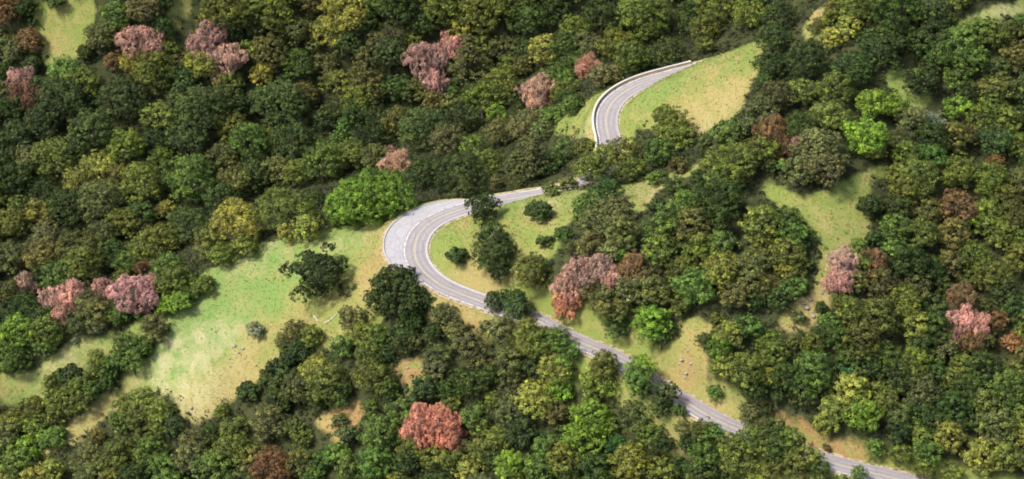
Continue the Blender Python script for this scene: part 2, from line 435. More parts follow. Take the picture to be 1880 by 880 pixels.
for i in range(3):                                                  # bare dead trees: limbs and a thin veil of twigs
    R = [2.8, 3.6, 4.4][i]; parts, tips = branching(R, R*1.2, 3, 0.25, 7)
    C = np.array([t[0] for t in tips if t[2] <= 1]); D = np.array([t[1] for t in tips if t[2] <= 1])
    idx = np.repeat(np.arange(len(C)), 7); al = unit(D[idx]+rng.normal(size=(len(idx),3))*0.6)
    nn = unit(np.cross(al, rng.normal(size=al.shape)))
    P = C[idx]+al*0.3
    b = np.cross(nn, al); sz = (0.35+0.45*rng.random(len(idx)))[:,None]
    v = np.stack([P-al*sz, P+b*0.04, P+al*sz, P-b*0.04], 1).reshape(-1,3); f = np.arange(len(v)).reshape(-1,4)
    cm = mesh_from("bare_twigs", v, f, M_DEADLEAF, np.clip(rng.normal(.5,.2,len(f)),0,1))
    tv, tf = merge(parts); tm = mesh_from("bare_trunk", tv, tf, M_DEAD, None, True); add_proto('b', R, cm, tm, R*1.15)

TONE = {  # key: linear colour, word
 'D': ((0.044,0.074,0.019), "dark green"), 'B': ((0.060,0.094,0.030), "cool green"), 'S': ((0.108,0.125,0.046), "greyish green"),
 'O': ((0.110,0.142,0.031), "olive"), 'G': ((0.085,0.143,0.032), "mid green"), 'Y': ((0.200,0.225,0.050), "yellowish green"),
 'L': ((0.125,0.215,0.030), "bright green"), 'K': ((0.110,0.118,0.037), "brownish olive"), 'R': ((0.180,0.110,0.052), "reddish brown"),
 'P': ((0.42,0.24,0.19), "pink-brown"), 'T': ((0.46,0.215,0.130), "rust-coloured"), 'W': ((0.18,0.21,0.14), "silvery"), 'E': ((0.045,0.130,0.040), "emerald")}

# ------------------------------------------------------------------ the trees, read tile by tile: x y width tone type (tile pixels, 1.956 per photo pixel)
TILES = [
(0,0,"""200,0,72,D,s 30,50,95,R,o 35,95,80,R,o 90,25,70,D,o 105,150,75,R,o 30,180,90,S,o 115,85,42,D,s 115,232,72,D,s 75,280,75,P,d 90,340,80,R,d 50,300,50,P,d 20,320,80,D,o 20,260,70,D,o
415,55,110,G,o 360,135,120,K,o 430,105,90,O,o 312,190,62,D,s 508,150,100,P,d 520,30,140,S,o 590,5,90,D,o 580,110,90,D,o 810,55,185,O,o 900,35,80,O,o 745,150,100,P,d 812,215,90,P,d 705,185,70,S,b
885,185,95,O,o 915,225,80,R,o 595,190,90,O,o 225,268,125,G,o 290,300,110,O,o 350,260,90,O,o 410,225,60,R,o 480,230,110,Y,o 550,265,120,O,o 545,315,80,K,o 720,235,140,Y,o 660,275,90,Y,o 640,235,60,S,o
130,320,90,B,o 215,375,150,B,o 150,440,110,B,o 440,355,140,B,o 445,440,110,B,o 325,480,130,B,o 55,490,110,B,o 120,515,85,S,o 40,555,90,D,o 590,365,90,O,o 645,380,80,B,o 720,395,150,B,o 820,300,110,O,o 820,370,100,B,o
565,425,100,O,o 450,530,110,O,o 500,480,90,O,o 670,500,120,B,o 740,470,100,D,o 850,470,90,O,o 890,520,110,G,o 860,590,100,O,o 910,630,90,D,o 930,280,70,Y,o 920,370,90,B,o 195,575,120,O,o 150,625,100,Y,o 60,650,110,D,o 130,675,90,B,o
350,600,100,Y,o 285,660,90,Y,o 480,590,120,O,o 510,655,130,O,o 420,640,80,K,o 700,565,130,K,o 680,650,150,G,o 780,690,150,G,o 640,720,100,O,o 600,760,60,Y,o 360,725,140,S,o 420,775,130,S,o 250,740,120,D,o 150,760,90,O,o 310,800,110,D,o 500,840,80,D,o 680,810,120,B,o 760,620,70,D,o
40,805,90,O,o 30,865,90,Y,o 165,845,90,S,o 285,865,100,S,o 560,870,110,O,o 855,800,200,Y,o 790,850,110,O,o 0,580,100,D,o 0,700,110,B,o 270,560,60,D,o 345,395,70,D,o 850,120,60,D,o 920,110,60,B,o"""),
(470,0,"""60,60,120,O,o 150,120,110,S,l 120,20,110,D,o 320,50,150,Y,o 265,125,110,Y,o 300,110,90,O,o 225,185,110,O,o 250,240,80,K,o 500,30,160,D,o 400,20,90,G,o 480,115,110,S,b 600,85,100,O,o 650,25,110,O,o 800,50,140,O,o 725,110,100,Y,o 780,120,100,O,o 890,95,130,D,o 900,15,110,O,o 410,90,80,D,o 560,150,80,O,o
45,190,110,K,o 80,215,60,R,o 35,270,100,Y,o 150,240,100,D,o 145,290,70,D,o 390,250,130,S,p 480,205,130,B,o 430,160,90,S,o 285,300,80,O,o 95,370,150,B,o 170,340,80,K,o 190,390,80,O,o 30,350,100,B,o 610,215,90,P,d 640,290,70,P,d 695,160,70,P,d 760,225,140,S,p 800,250,100,S,o 570,330,100,K,o 910,240,70,O,o 880,310,100,O,o 870,330,60,Y,o 640,370,80,K,o 500,320,90,D,o
815,365,110,O,o 750,395,90,S,o 700,370,70,S,o 870,410,60,L,o 515,440,90,K,o 600,465,140,B,o 320,490,110,G,p 430,430,90,D,o 60,440,100,B,o 140,520,120,B,o 60,510,80,O,o 70,610,100,K,o 150,625,80,O,o 240,590,120,G,o 280,625,100,B,o 20,650,90,D,o 210,520,60,O,o 260,420,100,D,o
425,570,110,S,o 500,575,90,P,b 475,555,50,P,d 650,590,140,D,o 740,640,150,D,o 600,630,110,D,o 690,510,100,S,o 780,540,80,O,o 835,590,90,O,o 800,640,90,O,o 790,490,80,Y,o 870,480,100,S,o 920,520,90,S,o 870,650,70,S,o
390,715,235,L,o 475,700,200,L,o 345,735,180,L,o 300,745,130,L,o 340,680,110,L,o 430,755,120,L,o 110,755,210,O,o 20,790,130,Y,o 190,820,110,Y,o 190,800,90,O,o 120,840,80,Y,o 225,720,50,D,o
930,650,70,K,b 820,750,115,D,l 850,850,120,D,o"""),
(940,0,"""60,70,130,D,o 160,40,100,D,o 180,100,100,Y,o 250,100,100,Y,o 120,180,90,Y,o 150,220,70,O,o 30,240,90,K,o 320,60,110,D,o 230,20,90,D,o 470,50,170,O,o 560,110,150,D,o 560,190,130,D,o 420,120,130,B,o 430,205,100,O,o 400,225,80,G,o 270,235,80,P,b 330,270,110,S,s 440,232,84,G,s 500,225,50,G,s
80,315,100,P,b 100,330,80,P,d 160,335,70,O,o 217,315,56,O,o 220,380,80,G,s 150,415,80,G,s 190,350,70,D,s 20,370,70,D,o 690,110,80,O,o 690,165,80,O,o 740,110,80,O,o 740,25,120,O,o 850,60,90,Y,o 860,105,70,Y,o 910,30,90,D,o 920,140,70,D,o 800,20,60,D,o 660,40,90,D,o 630,100,60,D,o
915,230,100,D,o 900,300,80,D,o 570,455,150,O,o 600,500,110,O,o 540,420,80,O,o 60,455,120,S,o 110,470,90,S,o 190,540,100,G,o 262,525,80,K,s 70,560,100,S,p 10,600,80,S,p 15,660,60,K,b 330,570,110,O,o 400,550,130,O,o 430,610,110,O,o 280,610,90,O,o 530,555,90,G,l 505,600,60,S,o 600,595,70,K,s 520,640,68,G,s 200,660,72,S,s 140,680,60,O,s 340,690,120,D,o 350,645,80,D,o
760,540,110,O,o 800,590,140,O,o 720,590,100,O,o 760,640,130,G,o 770,475,120,G,s 690,510,50,G,s 900,400,140,S,o 860,450,90,S,l 690,550,45,D,s 580,670,95,D,o 520,742,60,D,s 620,730,110,G,o 750,740,150,D,o 840,740,110,D,o 700,700,80,D,o 670,640,60,D,s
95,762,96,D,s 260,740,80,G,s 255,780,70,G,s 300,800,130,S,o 370,770,120,S,l 400,840,100,S,o 185,842,60,D,s 118,860,56,D,s 430,865,70,L,o 520,830,110,G,o 570,790,90,G,o 650,810,110,K,o 720,830,90,O,o 890,820,110,O,o 830,860,100,O,o 780,860,60,D,o 925,750,70,D,o"""),
(1400,0,"""60,60,130,D,o 40,140,120,D,o 40,240,130,D,o 100,30,60,O,o 195,90,60,K,b 350,25,130,O,o 270,30,90,O,o 240,70,60,O,o 480,50,140,D,o 560,90,130,D,o 250,140,90,Y,o 310,100,80,Y,o 370,130,110,B,o 300,180,90,B,o 430,170,130,D,l 480,200,90,D,o 370,240,100,S,o 160,220,110,D,o 200,260,90,D,o 320,250,110,D,o 260,330,100,O,o 640,60,80,Y,o 620,110,90,D,o 675,75,60,O,o 705,15,70,O,o 560,160,80,D,o
835,128,120,O,o 770,120,110,G,o 700,160,130,G,o 640,200,120,G,o 730,220,120,G,o 800,240,90,D,o 560,300,120,D,l 600,260,80,D,o 925,75,60,G,o 895,115,80,O,o 880,160,90,D,o 850,180,70,O,o
55,345,130,S,o 0,380,100,S,o 160,410,100,G,o 240,420,110,O,o 290,390,70,S,o 400,380,130,L,o 470,385,110,L,o 350,430,90,L,o 370,490,120,L,o 520,430,110,S,l 500,490,80,S,b 400,540,90,Y,o 440,510,80,Y,o 700,390,110,L,o 740,420,80,O,o 625,430,80,W,b 690,500,90,K,o 750,490,70,K,o 830,510,110,B,o 880,440,90,O,o 910,470,60,D,o 920,210,110,K,o 890,280,100,K,o 860,320,90,K,o 910,360,90,S,o 790,360,40,R,b
35,465,90,R,d 60,530,80,R,b 125,505,80,P,b 200,540,120,S,l 220,620,150,S,l 150,620,100,S,l 270,590,90,S,o 80,600,70,G,s 30,600,60,D,s
515,560,110,O,o 490,635,95,O,o 520,680,130,O,o 570,590,90,O,o 560,650,120,O,o 640,540,90,Y,o 640,600,100,Y,o 630,660,90,Y,o 700,620,110,O,o 740,590,90,O,o 760,630,80,D,o 830,590,58,R,o 600,710,90,K,o 590,760,90,K,o 565,765,80,O,o 700,690,110,O,o 700,760,110,R,o 770,720,100,O,o 820,660,110,O,o 900,600,80,K,o 920,660,90,K,o 870,720,90,O,o 900,790,100,O,o 800,790,110,O,o 640,800,90,G,o 390,740,90,D,s 440,790,80,L,o 480,820,90,G,o 560,840,110,O,o 690,850,90,K,o 760,850,90,O,o 850,850,90,O,o
30,790,90,G,o 90,790,100,G,o 30,850,90,O,o 110,850,110,G,o 160,850,70,D,o"""),
(0,430,"""20,90,110,S,o 30,20,90,O,o 150,80,110,K,o 150,150,80,D,o 285,60,130,K,o 300,120,140,O,o 250,110,90,O,o 400,70,90,D,o 350,20,90,D,o 90,175,60,P,d 30,215,100,K,o 180,232,62,P,d 255,225,90,P,d 235,265,60,P,d 365,192,56,P,d 310,250,110,S,o 350,290,120,S,o 290,320,100,S,o 90,260,110,D,o 150,300,70,D,o
460,110,100,G,o 510,60,110,O,o 570,60,100,O,o 440,150,70,O,o 510,110,60,R,b 480,200,100,P,d 530,160,60,P,b 610,120,120,G,o 640,170,130,O,o 580,190,80,O,o 690,50,110,S,o 750,30,100,O,o 800,70,110,O,o 880,40,110,O,o 740,80,60,D,o
600,260,80,L,s 650,240,90,L,s 690,210,60,L,s 728,187,84,O,s 70,350,110,L,o 30,410,100,G,o 110,400,90,G,o 55,455,115,G,o 160,360,95,O,o 210,355,90,O,o 170,400,90,G,o 20,485,50,G,s 345,345,56,W,s 430,300,80,G,s 490,270,70,G,s 270,385,30,W,s
560,350,110,S,o 540,330,70,S,o 450,400,100,G,o 430,460,95,G,o 510,425,100,G,o 485,465,95,G,o 350,480,80,O,o 340,440,60,O,o 250,505,80,D,s 300,545,90,O,o 330,560,80,G,o 390,500,90,G,o 180,545,70,O,o 270,560,90,O,o 390,540,80,D,o 220,510,60,D,s
60,650,105,D,o 20,680,90,O,o 120,630,95,O,o 190,605,80,O,o 240,590,80,O,o 300,605,90,O,o 250,625,90,O,o 60,670,110,O,o 130,690,100,O,o 200,650,90,O,o 20,720,80,K,o 190,735,100,G,s 150,745,60,G,s
465,625,125,O,o 430,675,100,G,o 525,600,115,O,o 500,645,120,O,o 520,670,130,O,o 580,645,110,O,o 590,680,100,O,o 630,690,100,D,o 410,715,70,D,o 350,730,60,K,o 460,720,90,D,o
90,790,120,L,o 70,840,110,G,o 15,800,60,D,o 190,850,100,Y,o 310,810,110,S,o 330,860,100,S,o 440,790,110,O,o 440,850,100,S,o 550,780,100,G,o 530,840,100,G,o 700,750,120,S,o 680,810,100,S,o 600,760,80,D,o 640,850,80,G,o 840,700,110,O,o 830,780,110,O,o 760,720,80,D,o 760,830,100,O,o 800,640,60,O,o
893,570,75,D,s 917,345,64,W,s 910,800,80,K,o"""),
(470,430,"""225,150,215,D,l 500,215,185,D,l 460,245,120,D,l 560,250,130,D,l 145,350,90,K,o 200,370,90,O,o 100,390,70,K,o 150,430,110,D,s 100,490,110,D,s 60,520,90,D,s 90,595,100,D,s 180,410,60,D,s
350,310,110,S,l 380,370,110,O,o 430,370,100,G,o 310,410,100,G,o 520,370,90,D,l 570,390,80,S,o 400,440,110,O,o 470,430,80,D,o 220,490,120,Y,o 260,540,120,O,o 200,540,90,O,o 310,500,100,O,o 300,580,110,D,o 420,520,110,O,o 380,570,80,D,o 480,560,80,D,o 220,600,90,D,o
680,310,100,S,l 720,350,90,S,o 640,350,80,D,o 750,400,100,S,o 790,440,90,S,o 650,440,80,B,o 640,490,100,S,o 780,540,90,D,o 600,570,120,B,o 575,620,80,B,o 560,320,80,D,l 590,270,60,D,l 700,610,80,O,o 880,350,90,S,o 860,410,90,K,o 900,470,100,S,o 830,340,60,D,o 730,510,60,D,o 840,510,70,D,o
860,250,80,D,l 920,240,100,D,l 960,270,70,D,l 722,82,75,D,s 840,80,150,D,o 880,140,90,D,o 850,20,120,D,l 900,60,80,D,o
600,690,120,T,d 670,690,110,T,d 650,650,80,T,d 690,730,80,T,d 560,700,80,T,d 50,690,110,S,o 70,760,110,K,o 30,780,90,R,o 110,790,110,R,o 170,740,80,O,o 60,840,120,R,o 150,830,90,K,o 130,700,80,O,s 300,670,60,S,s 330,720,80,S,s 410,630,70,G,o 470,650,90,G,o 450,720,110,G,o 510,700,80,O,o 220,830,90,G,o 290,800,100,G,o 340,840,110,G,o 430,820,100,G,o 480,820,90,O,o
780,660,90,G,o 810,710,80,O,o 640,800,110,O,o 700,820,100,O,o 590,790,70,O,o 770,850,80,Y,o 820,870,80,O,o 900,840,90,L,o 910,760,90,L,o 930,690,80,G,o 930,560,80,S,o 920,620,80,Y,o 860,600,60,O,o 850,820,60,D,o 820,750,60,P,b 540,830,80,D,o 240,870,60,D,o 870,530,50,O,o 740,770,60,S,o"""),
(940,430,"""65,150,140,O,o 90,115,80,G,o 117,28,58,D,s 190,10,60,D,s 225,55,70,K,b 290,50,120,S,o 360,60,100,S,o 410,30,80,L,o 400,75,60,L,o 215,180,90,P,d 200,240,90,T,d 260,130,90,P,d 320,130,80,P,d 345,165,60,P,d 280,200,90,K,o 310,240,110,K,o 360,260,110,K,o 300,300,90,O,o 400,290,90,O,o 380,330,80,D,o 370,240,50,R,o
430,120,70,R,d 440,90,50,R,d 490,160,110,K,o 500,210,100,K,o 530,60,130,O,o 560,100,90,O,o 510,320,110,L,o 490,360,90,L,o 540,370,90,G,o 570,350,60,D,o 640,130,110,G,o 660,200,120,G,o 620,250,90,G,o 690,250,100,D,o 750,140,110,Y,o 740,190,90,L,o 700,100,90,G,o 680,50,100,O,o 760,40,90,G,o 830,40,90,L,o 840,120,100,S,o 860,180,120,K,o 800,230,90,K,o 900,100,90,S,o 870,250,80,D,o 920,200,80,K,b 900,40,70,O,o 600,40,60,D,o
690,390,70,D,o 740,310,60,O,s 770,370,110,Y,o 740,420,100,L,o 800,410,80,G,o 850,420,100,O,o 770,480,120,O,o 830,500,110,O,o 880,460,90,K,o 790,560,110,D,o 730,570,70,G,o 900,520,100,O,o 870,560,80,D,o 910,400,80,O,o 930,450,60,O,o
10,270,90,B,l 20,350,80,S,o 60,370,110,O,o 110,400,100,O,o 30,430,100,O,o 170,380,90,G,o 200,440,110,G,o 150,460,90,D,o 80,480,90,D,o 20,520,80,O,o 335,480,120,K,o 310,540,110,O,o 360,560,90,O,o 250,530,80,O,o 455,480,110,L,o 440,530,110,G,o 470,560,80,D,o 560,580,95,D,l 540,620,90,D,o 400,600,80,D,o 600,640,50,G,s
30,570,110,S,o 90,600,120,Y,o 150,600,80,O,o 40,640,110,Y,o 110,670,110,Y,o 160,650,80,K,o 180,570,80,L,o 230,670,110,L,o 290,650,110,L,o 260,740,120,L,o 210,770,110,Y,o 300,790,80,O,o 340,690,70,L,o 430,660,110,B,o 480,690,90,B,o 430,720,90,B,o 430,615,56,Y,o 370,765,66,E,o 390,800,80,G,o 460,770,90,Y,o 420,830,110,Y,o 350,850,100,Y,o 480,840,100,O,o 90,790,90,G,o 100,840,100,G,o 30,720,100,B,o 20,790,90,B,o 20,850,90,O,o 170,720,70,D,o 540,760,100,D,o 540,840,90,O,o
620,700,80,S,o 680,720,90,O,o 720,720,70,G,s 640,770,100,D,o 700,790,100,G,o 780,760,100,O,o 850,750,110,O,o 900,770,100,O,o 820,820,100,O,o 740,840,100,Y,o 650,840,90,O,o 890,840,100,G,o 855,650,90,S,l 900,690,70,S,o 600,840,60,D,o"""),
(1400,430,"""50,30,110,G,o 90,70,100,O,o 20,100,90,S,o 130,30,80,D,o 100,130,110,O,o 150,110,70,D,o 110,200,110,G,o 60,240,90,D,o 30,180,80,K,b 285,110,80,P,d 275,160,70,P,d 350,110,100,O,o 340,170,90,K,o 400,90,70,R,d 400,150,90,R,o 420,190,90,K,o 345,45,70,G,o 400,20,60,D,s 470,50,100,G,o 520,110,110,D,o 470,170,80,D,o 560,40,110,D,o 600,130,90,D,o 680,40,90,R,o 680,110,90,K,o 640,60,80,D,o 760,90,100,O,o 820,60,90,K,o 740,160,90,O,o 820,150,100,O,o 900,50,90,D,o 890,130,90,D,o 560,200,80,S,o 870,210,90,D,o 640,180,80,D,o
210,267,42,D,s 128,300,56,S,s 280,250,90,O,o 320,280,80,O,o 240,330,80,G,s 500,250,110,O,o 560,280,110,O,o 450,270,100,O,o 410,310,110,O,o 540,330,100,Y,o 510,370,100,O,o 370,340,90,O,o 350,390,110,O,o 400,420,90,O,o 440,430,90,G,o 310,440,70,G,o 300,490,60,E,s 380,480,90,D,o 480,480,90,O,o 600,230,80,S,o 590,330,80,D,o 560,420,90,D,o
710,230,80,R,d 700,320,90,P,d 750,320,90,P,d 740,380,80,R,d 660,300,60,R,o 790,260,70,K,o 840,310,90,R,o 870,350,70,R,o 800,380,90,K,o 650,420,110,S,o 610,460,90,O,o 690,460,80,S,o 900,400,75,R,o 920,440,60,R,o 930,330,60,D,o 900,270,70,D,o
220,350,90,D,o 260,380,80,D,o 30,390,90,O,o 50,430,80,O,o 110,390,60,K,o 180,400,90,O,o 110,460,110,G,o 180,490,120,G,o 100,530,110,G,o 160,570,90,G,o 230,450,80,D,o 20,520,60,Y,o 60,590,60,D,s 240,520,80,D,o
320,560,110,Y,o 370,590,100,L,o 430,600,100,O,o 260,620,90,O,o 230,680,100,Y,o 290,660,90,O,o 360,650,110,L,o 420,690,110,Y,o 360,730,100,G,o 460,660,90,O,o 400,770,80,G,o 220,600,70,D,o 490,720,70,D,o 200,650,60,O,o
570,570,110,S,o 600,620,90,D,o 660,570,110,D,o 690,620,100,D,o 560,650,80,D,o 740,570,90,D,o 800,490,100,D,o 780,540,90,D,o 850,520,90,D,o 910,500,80,O,o 920,550,70,O,o 800,610,90,O,o 860,640,90,O,o 910,620,80,G,o 840,690,110,S,o 760,680,80,D,o 640,680,80,D,o
700,690,90,L,o 740,720,80,G,o 670,740,90,Y,o 720,770,100,Y,o 790,800,110,Y,o 740,840,100,Y,o 830,830,80,O,o 620,740,80,D,o 590,790,90,G,o 640,830,90,Y,o 560,730,90,O,o 540,790,80,D,o 580,850,80,O,o 880,800,90,O,o 920,830,80,O,o 930,730,70,Y,o 920,780,60,O,o 880,740,80,D,o 490,790,70,O,o 680,860,60,O,o
40,710,110,G,o 100,750,110,G,o 50,780,110,D,o 150,800,110,O,o 100,840,110,O,o 200,850,80,G,o 30,850,90,O,o 345,862,62,G,o 20,640,50,D,s 230,770,30,R,s"""),
]
TREES = []
for ox, oy, s_ in TILES:
    for tok in s_.split():
        x, y, w, tone, ty = tok.split(',')
        TREES.append((ox+float(x)/1.956, oy+float(y)/1.956, float(w)/1.956, tone, ty))

# ------------------------------------------------------------------ open ground
GRASS = {
 'P1': [(-20,770),(-20,700),(100,655),(200,615),(275,572),(300,590),(255,618),(205,655),(140,700),(80,730)],
 'P2': [(300,590),(375,500),(470,455),(590,425),(716,395),(718,440),(740,490),(800,555),(885,585),(870,605),(790,575),(735,560),(690,600),(600,650),(500,655),(480,700),(430,745),(375,778),(335,760),(300,725),(240,735),(190,765),(130,818),(65,850),(90,800),(175,732),(240,690),(295,640),(310,600)],
 'P3': [(850,385),(870,375),(950,365),(1080,350),(1200,330),(1300,290),(1290,320),(1210,350),(1180,400),(1100,380),(1050,395),(1030,450),(1010,480),(960,470),(985,560),(1010,580),(900,540),(830,500),(795,470),(790,440),(810,415)],
 'P4': [(1005,240),(1060,200),(1110,165),(1160,145),(1245,126),(1180,140),(1110,175),(1090,210),(1092,250),(1060,255)],
 'P5': [(1150,240),(1140,215),(1160,185),(1200,155),(1250,130),(1320,100),(1400,72),(1405,100),(1385,150),(1370,200),(1310,240),(1260,240),(1190,240)],
 'P6': [(1410,330),(1480,370),(1560,330),(1620,290),(1625,310),(1590,350),(1590,400),(1600,440),(1550,480),(1525,530),(1510,590),(1480,620),(1410,610),(1490,540),(1500,450),(1450,400),(1400,365)],
 'P7': [(1240,600),(1310,590),(1290,640),(1305,740),(1250,700),(1215,680),(1200,650),(1240,630)],
 'P8': [(65,-10),(185,-10),(172,50),(150,95),(135,110),(82,128),(75,75)],
 'P9': [(325,60),(360,20),(360,-5),(330,-5),(300,60),(320,95)],
 'P10': [(1750,50),(1820,15),(1870,-8),(1905,-8),(1900,8),(1835,45),(1765,70)],
 'P11': [(1465,60),(1495,15),(1520,20),(1515,55),(1490,75)],
 'P12': [(1395,765),(1440,790),(1520,800),(1560,835),(1600,850),(1500,840),(1400,800)],
 'P13': [(570,770),(640,750),(665,770),(610,830),(590,800)],
 'P14': [(1225,742),(1290,775),(1345,800),(1300,800),(1240,790)],
 'P15': [(1615,150),(1700,130),(1720,190),(1690,215),(1640,200)],
 'P16': [(720,670),(760,650),(790,700),(750,720)],
}
def inpoly(x, y, poly):
    x = np.asarray(x); y = np.asarray(y); c = np.zeros(x.shape, bool); n = len(poly)
    for i in range(n):
        x1, y1 = poly[i][0], poly[i][1]; x2, y2 = poly[(i+1)%n][0], poly[(i+1)%n][1]
        m = ((y1 > y) != (y2 > y)) & (x < (x2-x1)*(y-y1)/(y2-y1+1e-12)+x1); c ^= m
    return c
WG = {k: [hit(*p)[:2] for p in v] for k, v in GRASS.items()}        # the same outlines on the ground
open_w = np.zeros(len(flat), bool)
jx = flat[:,0]+2.2*fbm(flat[:,0],flat[:,1],7,31)*2; jy = flat[:,1]+2.2*fbm(flat[:,0],flat[:,1],7,37)*2
for k, v in WG.items(): open_w |= inpoly(jx, jy, v)
open_w |= (ROADD < 3.2)
og = open_w.reshape(GX.shape).astype(float)
for _ in range(2):
    og[1:-1,1:-1] = (og[:-2,1:-1]+og[2:,1:-1]+og[1:-1,:-2]+og[1:-1,2:]+2*og[1:-1,1:-1])/6
def samp(G, x, y):
    i = np.clip(((np.asarray(x)-gx[0])/GS).astype(int), 0, len(gx)-1); j = np.clip(((np.asarray(y)-gy[0])/GS).astype(int), 0, len(gy)-1)
    return G[i,j]

RDG = ROADD.reshape(GX.shape)
# fill the remaining woodland
cov = np.zeros((H//4+130, W//4+130), bool)          # offset 65 cells = 260 px
def paint(x, y, w, h=None, val=True):
    h = h or w
    j, i = np.mgrid[0:cov.shape[0], 0:cov.shape[1]]
    cov[((i*4-260-x)/(w/2))**2+((j*4-260-y)/(h/2))**2 < 1] = val
no = np.zeros_like(cov); jj, ii = np.mgrid[0:cov.shape[0], 0:cov.shape[1]]
for p in GRASS.values(): no |= inpoly(ii*4-260, jj*4-260, p)
SEG = [(RD[i], RD[i+1]) for i in range(len(RD)-1)]
def road_dist(x, y):
    k = (hx > 1030) & (hx < 1120) & (hy < 350) & (hy > 262)      # leg hidden behind the spur
    d = np.where(k | (hx > 1262) & (hy < 135) | (hx > 1380) & (hx < 1500) & (hy > 780), 1e9, (hx-x)**2+((hy-y)*1.3)**2)
    return math.sqrt(d.min())
def near_open(x, y, r):
    ci, cj = int((y+260)/4), int((x+260)/4); r = int(r/4)
    return no[max(ci-r,0):ci+r+1, max(cj-r,0):cj+r+1].any() or road_dist(x, y) < r*4+10
# join crowns that overlap into the larger one
grown = []
for t in TREES:
    big = not near_open(t[0], t[1], t[2]*0.62)
    if t[4] == 'o' and any(k[4] in 'db' and math.hypot(t[0]-k[0], t[1]-k[1]) < 0.55*(t[2]+k[2]) for k in TREES): big = False
    grown.append((t[0], t[1], t[2]*(1.32 if big and t[4] in 'ol' else (1.15 if t[3] == 'T' else 1.38) if t[4] == 'd' else 1.0), t[3], t[4], big))
keep = []
for t in sorted(grown, key=lambda t: -t[2]):
    if (t[5] or t[2] < 62) and t[4] == 'o' and any(k[2] > 90 and (t[0]-k[0])**2+(t[1]-k[1])**2 < (0.36*k[2])**2 for k in keep if k[4] == 'o'): continue
    if t[5] and t[4] == 'o' and any((t[0]-k[0])**2+(t[1]-k[1])**2 < (0.56*min(t[2]+8,k[2]+8))**2 for k in keep if k[4] in 'ol'): continue
    if any((t[0]-k[0])**2+(t[1]-k[1])**2 < (0.25*min(t[2],k[2]))**2 for k in keep): continue
    keep.append(t)
TREES = [t[:5] for t in keep]
for t in TREES: paint(t[0], t[1], t[2]*0.95)
FILL = []
NFILL = 0
for _ in range(40000):
    x = rng.uniform(-230, W+230); y = rng.uniform(-190, H+170)
    w = rng.uniform(46, 74)
    ci, cj = int((y+260)/4), int((x+260)/4)
    if cov[ci, cj]: continue
    r = int(w*0.42/4); 
    r = int(w*0.6/4)
    if no[max(ci-r,0):ci+r+1, max(cj-r,0):cj+r+1].any(): continue
    if road_dist(x, y) < w*0.55+20: continue
    sub = cov[max(ci-3,0):ci+4, max(cj-3,0):cj+4]
    if sub.mean() > 0.3: continue
    if x > 1500 and y > 350: tone = random.choice("DDDOOKOG")
    elif x < 700 and y < 480: tone = random.choice("DBBOODKS")
    elif y > 600: tone = random.choice("OGDSYOGD")
    else: tone = random.choice("DDOBGOSK")
    FILL.append((x, y, w, tone, 'o')); paint(x, y, w*0.85)
print("explicit", len(TREES), "fill", len(FILL))

# ------------------------------------------------------------------ terrain mesh
def terrain():
    nx, ny = len(gx), len(gy)
    V = np.stack([GX, GY, ZG], -1).reshape(-1,3)
    idx = np.arange(nx*ny).reshape(nx, ny)
    F = np.stack([idx[:-1,:-1], idx[1:,:-1], idx[1:,1:], idx[:-1,1:]], -1).reshape(-1,4)
    # outer rings reach the horizon
    V = [V]; Fs = [F]; base = nx*ny
    border = np.concatenate([idx[:,0], idx[-1,1:], idx[-2::-1,-1], idx[0,-2:0:-1]])
    B = V[0][border]; prev = border; c = np.array([15.0, 440.0])
    for k, g in enumerate([1.25, 1.8, 3.0, 6.0, 14.0]):
        P = B.copy(); P[:,:2] = c+(B[:,:2]-c)*g
        P[:,2] = B[:,2]*max(0, 1-0.22*k)+(18*vnoise(P[:,0]/90+50, P[:,1]/90+50, 3)-9)*(k > 0)
        if k == 4: P[:,2] = 0
        V.append(P); cur = np.arange(base, base+len(P)); base += len(P)
        a, b = prev, np.roll(prev, -1); c2, d2_ = np.roll(cur, -1), cur
        Fs.append(np.stack([a, d2_, c2, b], -1)); prev = cur
    V = np.concatenate(V); F = np.concatenate(Fs)
    return V, F
V, F = terrain()
m, n, out = new_mat("hillside_ground")
tc = N(n, "ShaderNodeTexCoord")
def noise(scale, det=5, rough=0.6, dist=0.0, vec=None):
    o = N(n, "ShaderNodeTexNoise"); o.inputs["Scale"].default_value = scale; o.inputs["Detail"].default_value = det; o.inputs["Roughness"].default_value = rough; o.inputs["Distortion"].default_value = dist
    n.links.new(vec or tc.outputs["Object"], o.inputs[0]); return o.outputs[0]
def ramp(fac, a, b):
    r = N(n, "ShaderNodeMapRange"); r.inputs[1].default_value = a; r.inputs[2].default_value = b; n.links.new(fac, r.inputs[0]); return r.outputs[0]
def attr(name): return N(n, "ShaderNodeAttribute", attribute_name=name).outputs["Fac"]
mp = N(n, "ShaderNodeMapping"); mp.inputs["Scale"].default_value = (1,0.45,1); mp.inputs["Rotation"].default_value = (0,0,math.radians(35)); n.links.new(tc.outputs["Object"], mp.inputs[0])
streak = noise(0.28, 6, 0.62, 0.6, mp.outputs[0])
fine = noise(2.2, 5, 0.7); mid_ = noise(0.5, 5, 0.6)
green = mixc(n, ramp(fine, .3, .7), (0.132,0.172,0.034), (0.21,0.245,0.068))
lush = mixc(n, ramp(fine, .3, .7), (0.110,0.190,0.042), (0.20,0.29,0.090))
gold = mixc(n, ramp(fine, .3, .72), (0.23,0.19,0.066), (0.35,0.29,0.12))
pale = mixc(n, ramp(fine, .3, .7), (0.31,0.31,0.16), (0.44,0.42,0.24))
dirt = mixc(n, ramp(fine, .3, .7), (0.20,0.105,0.040), (0.36,0.22,0.11))
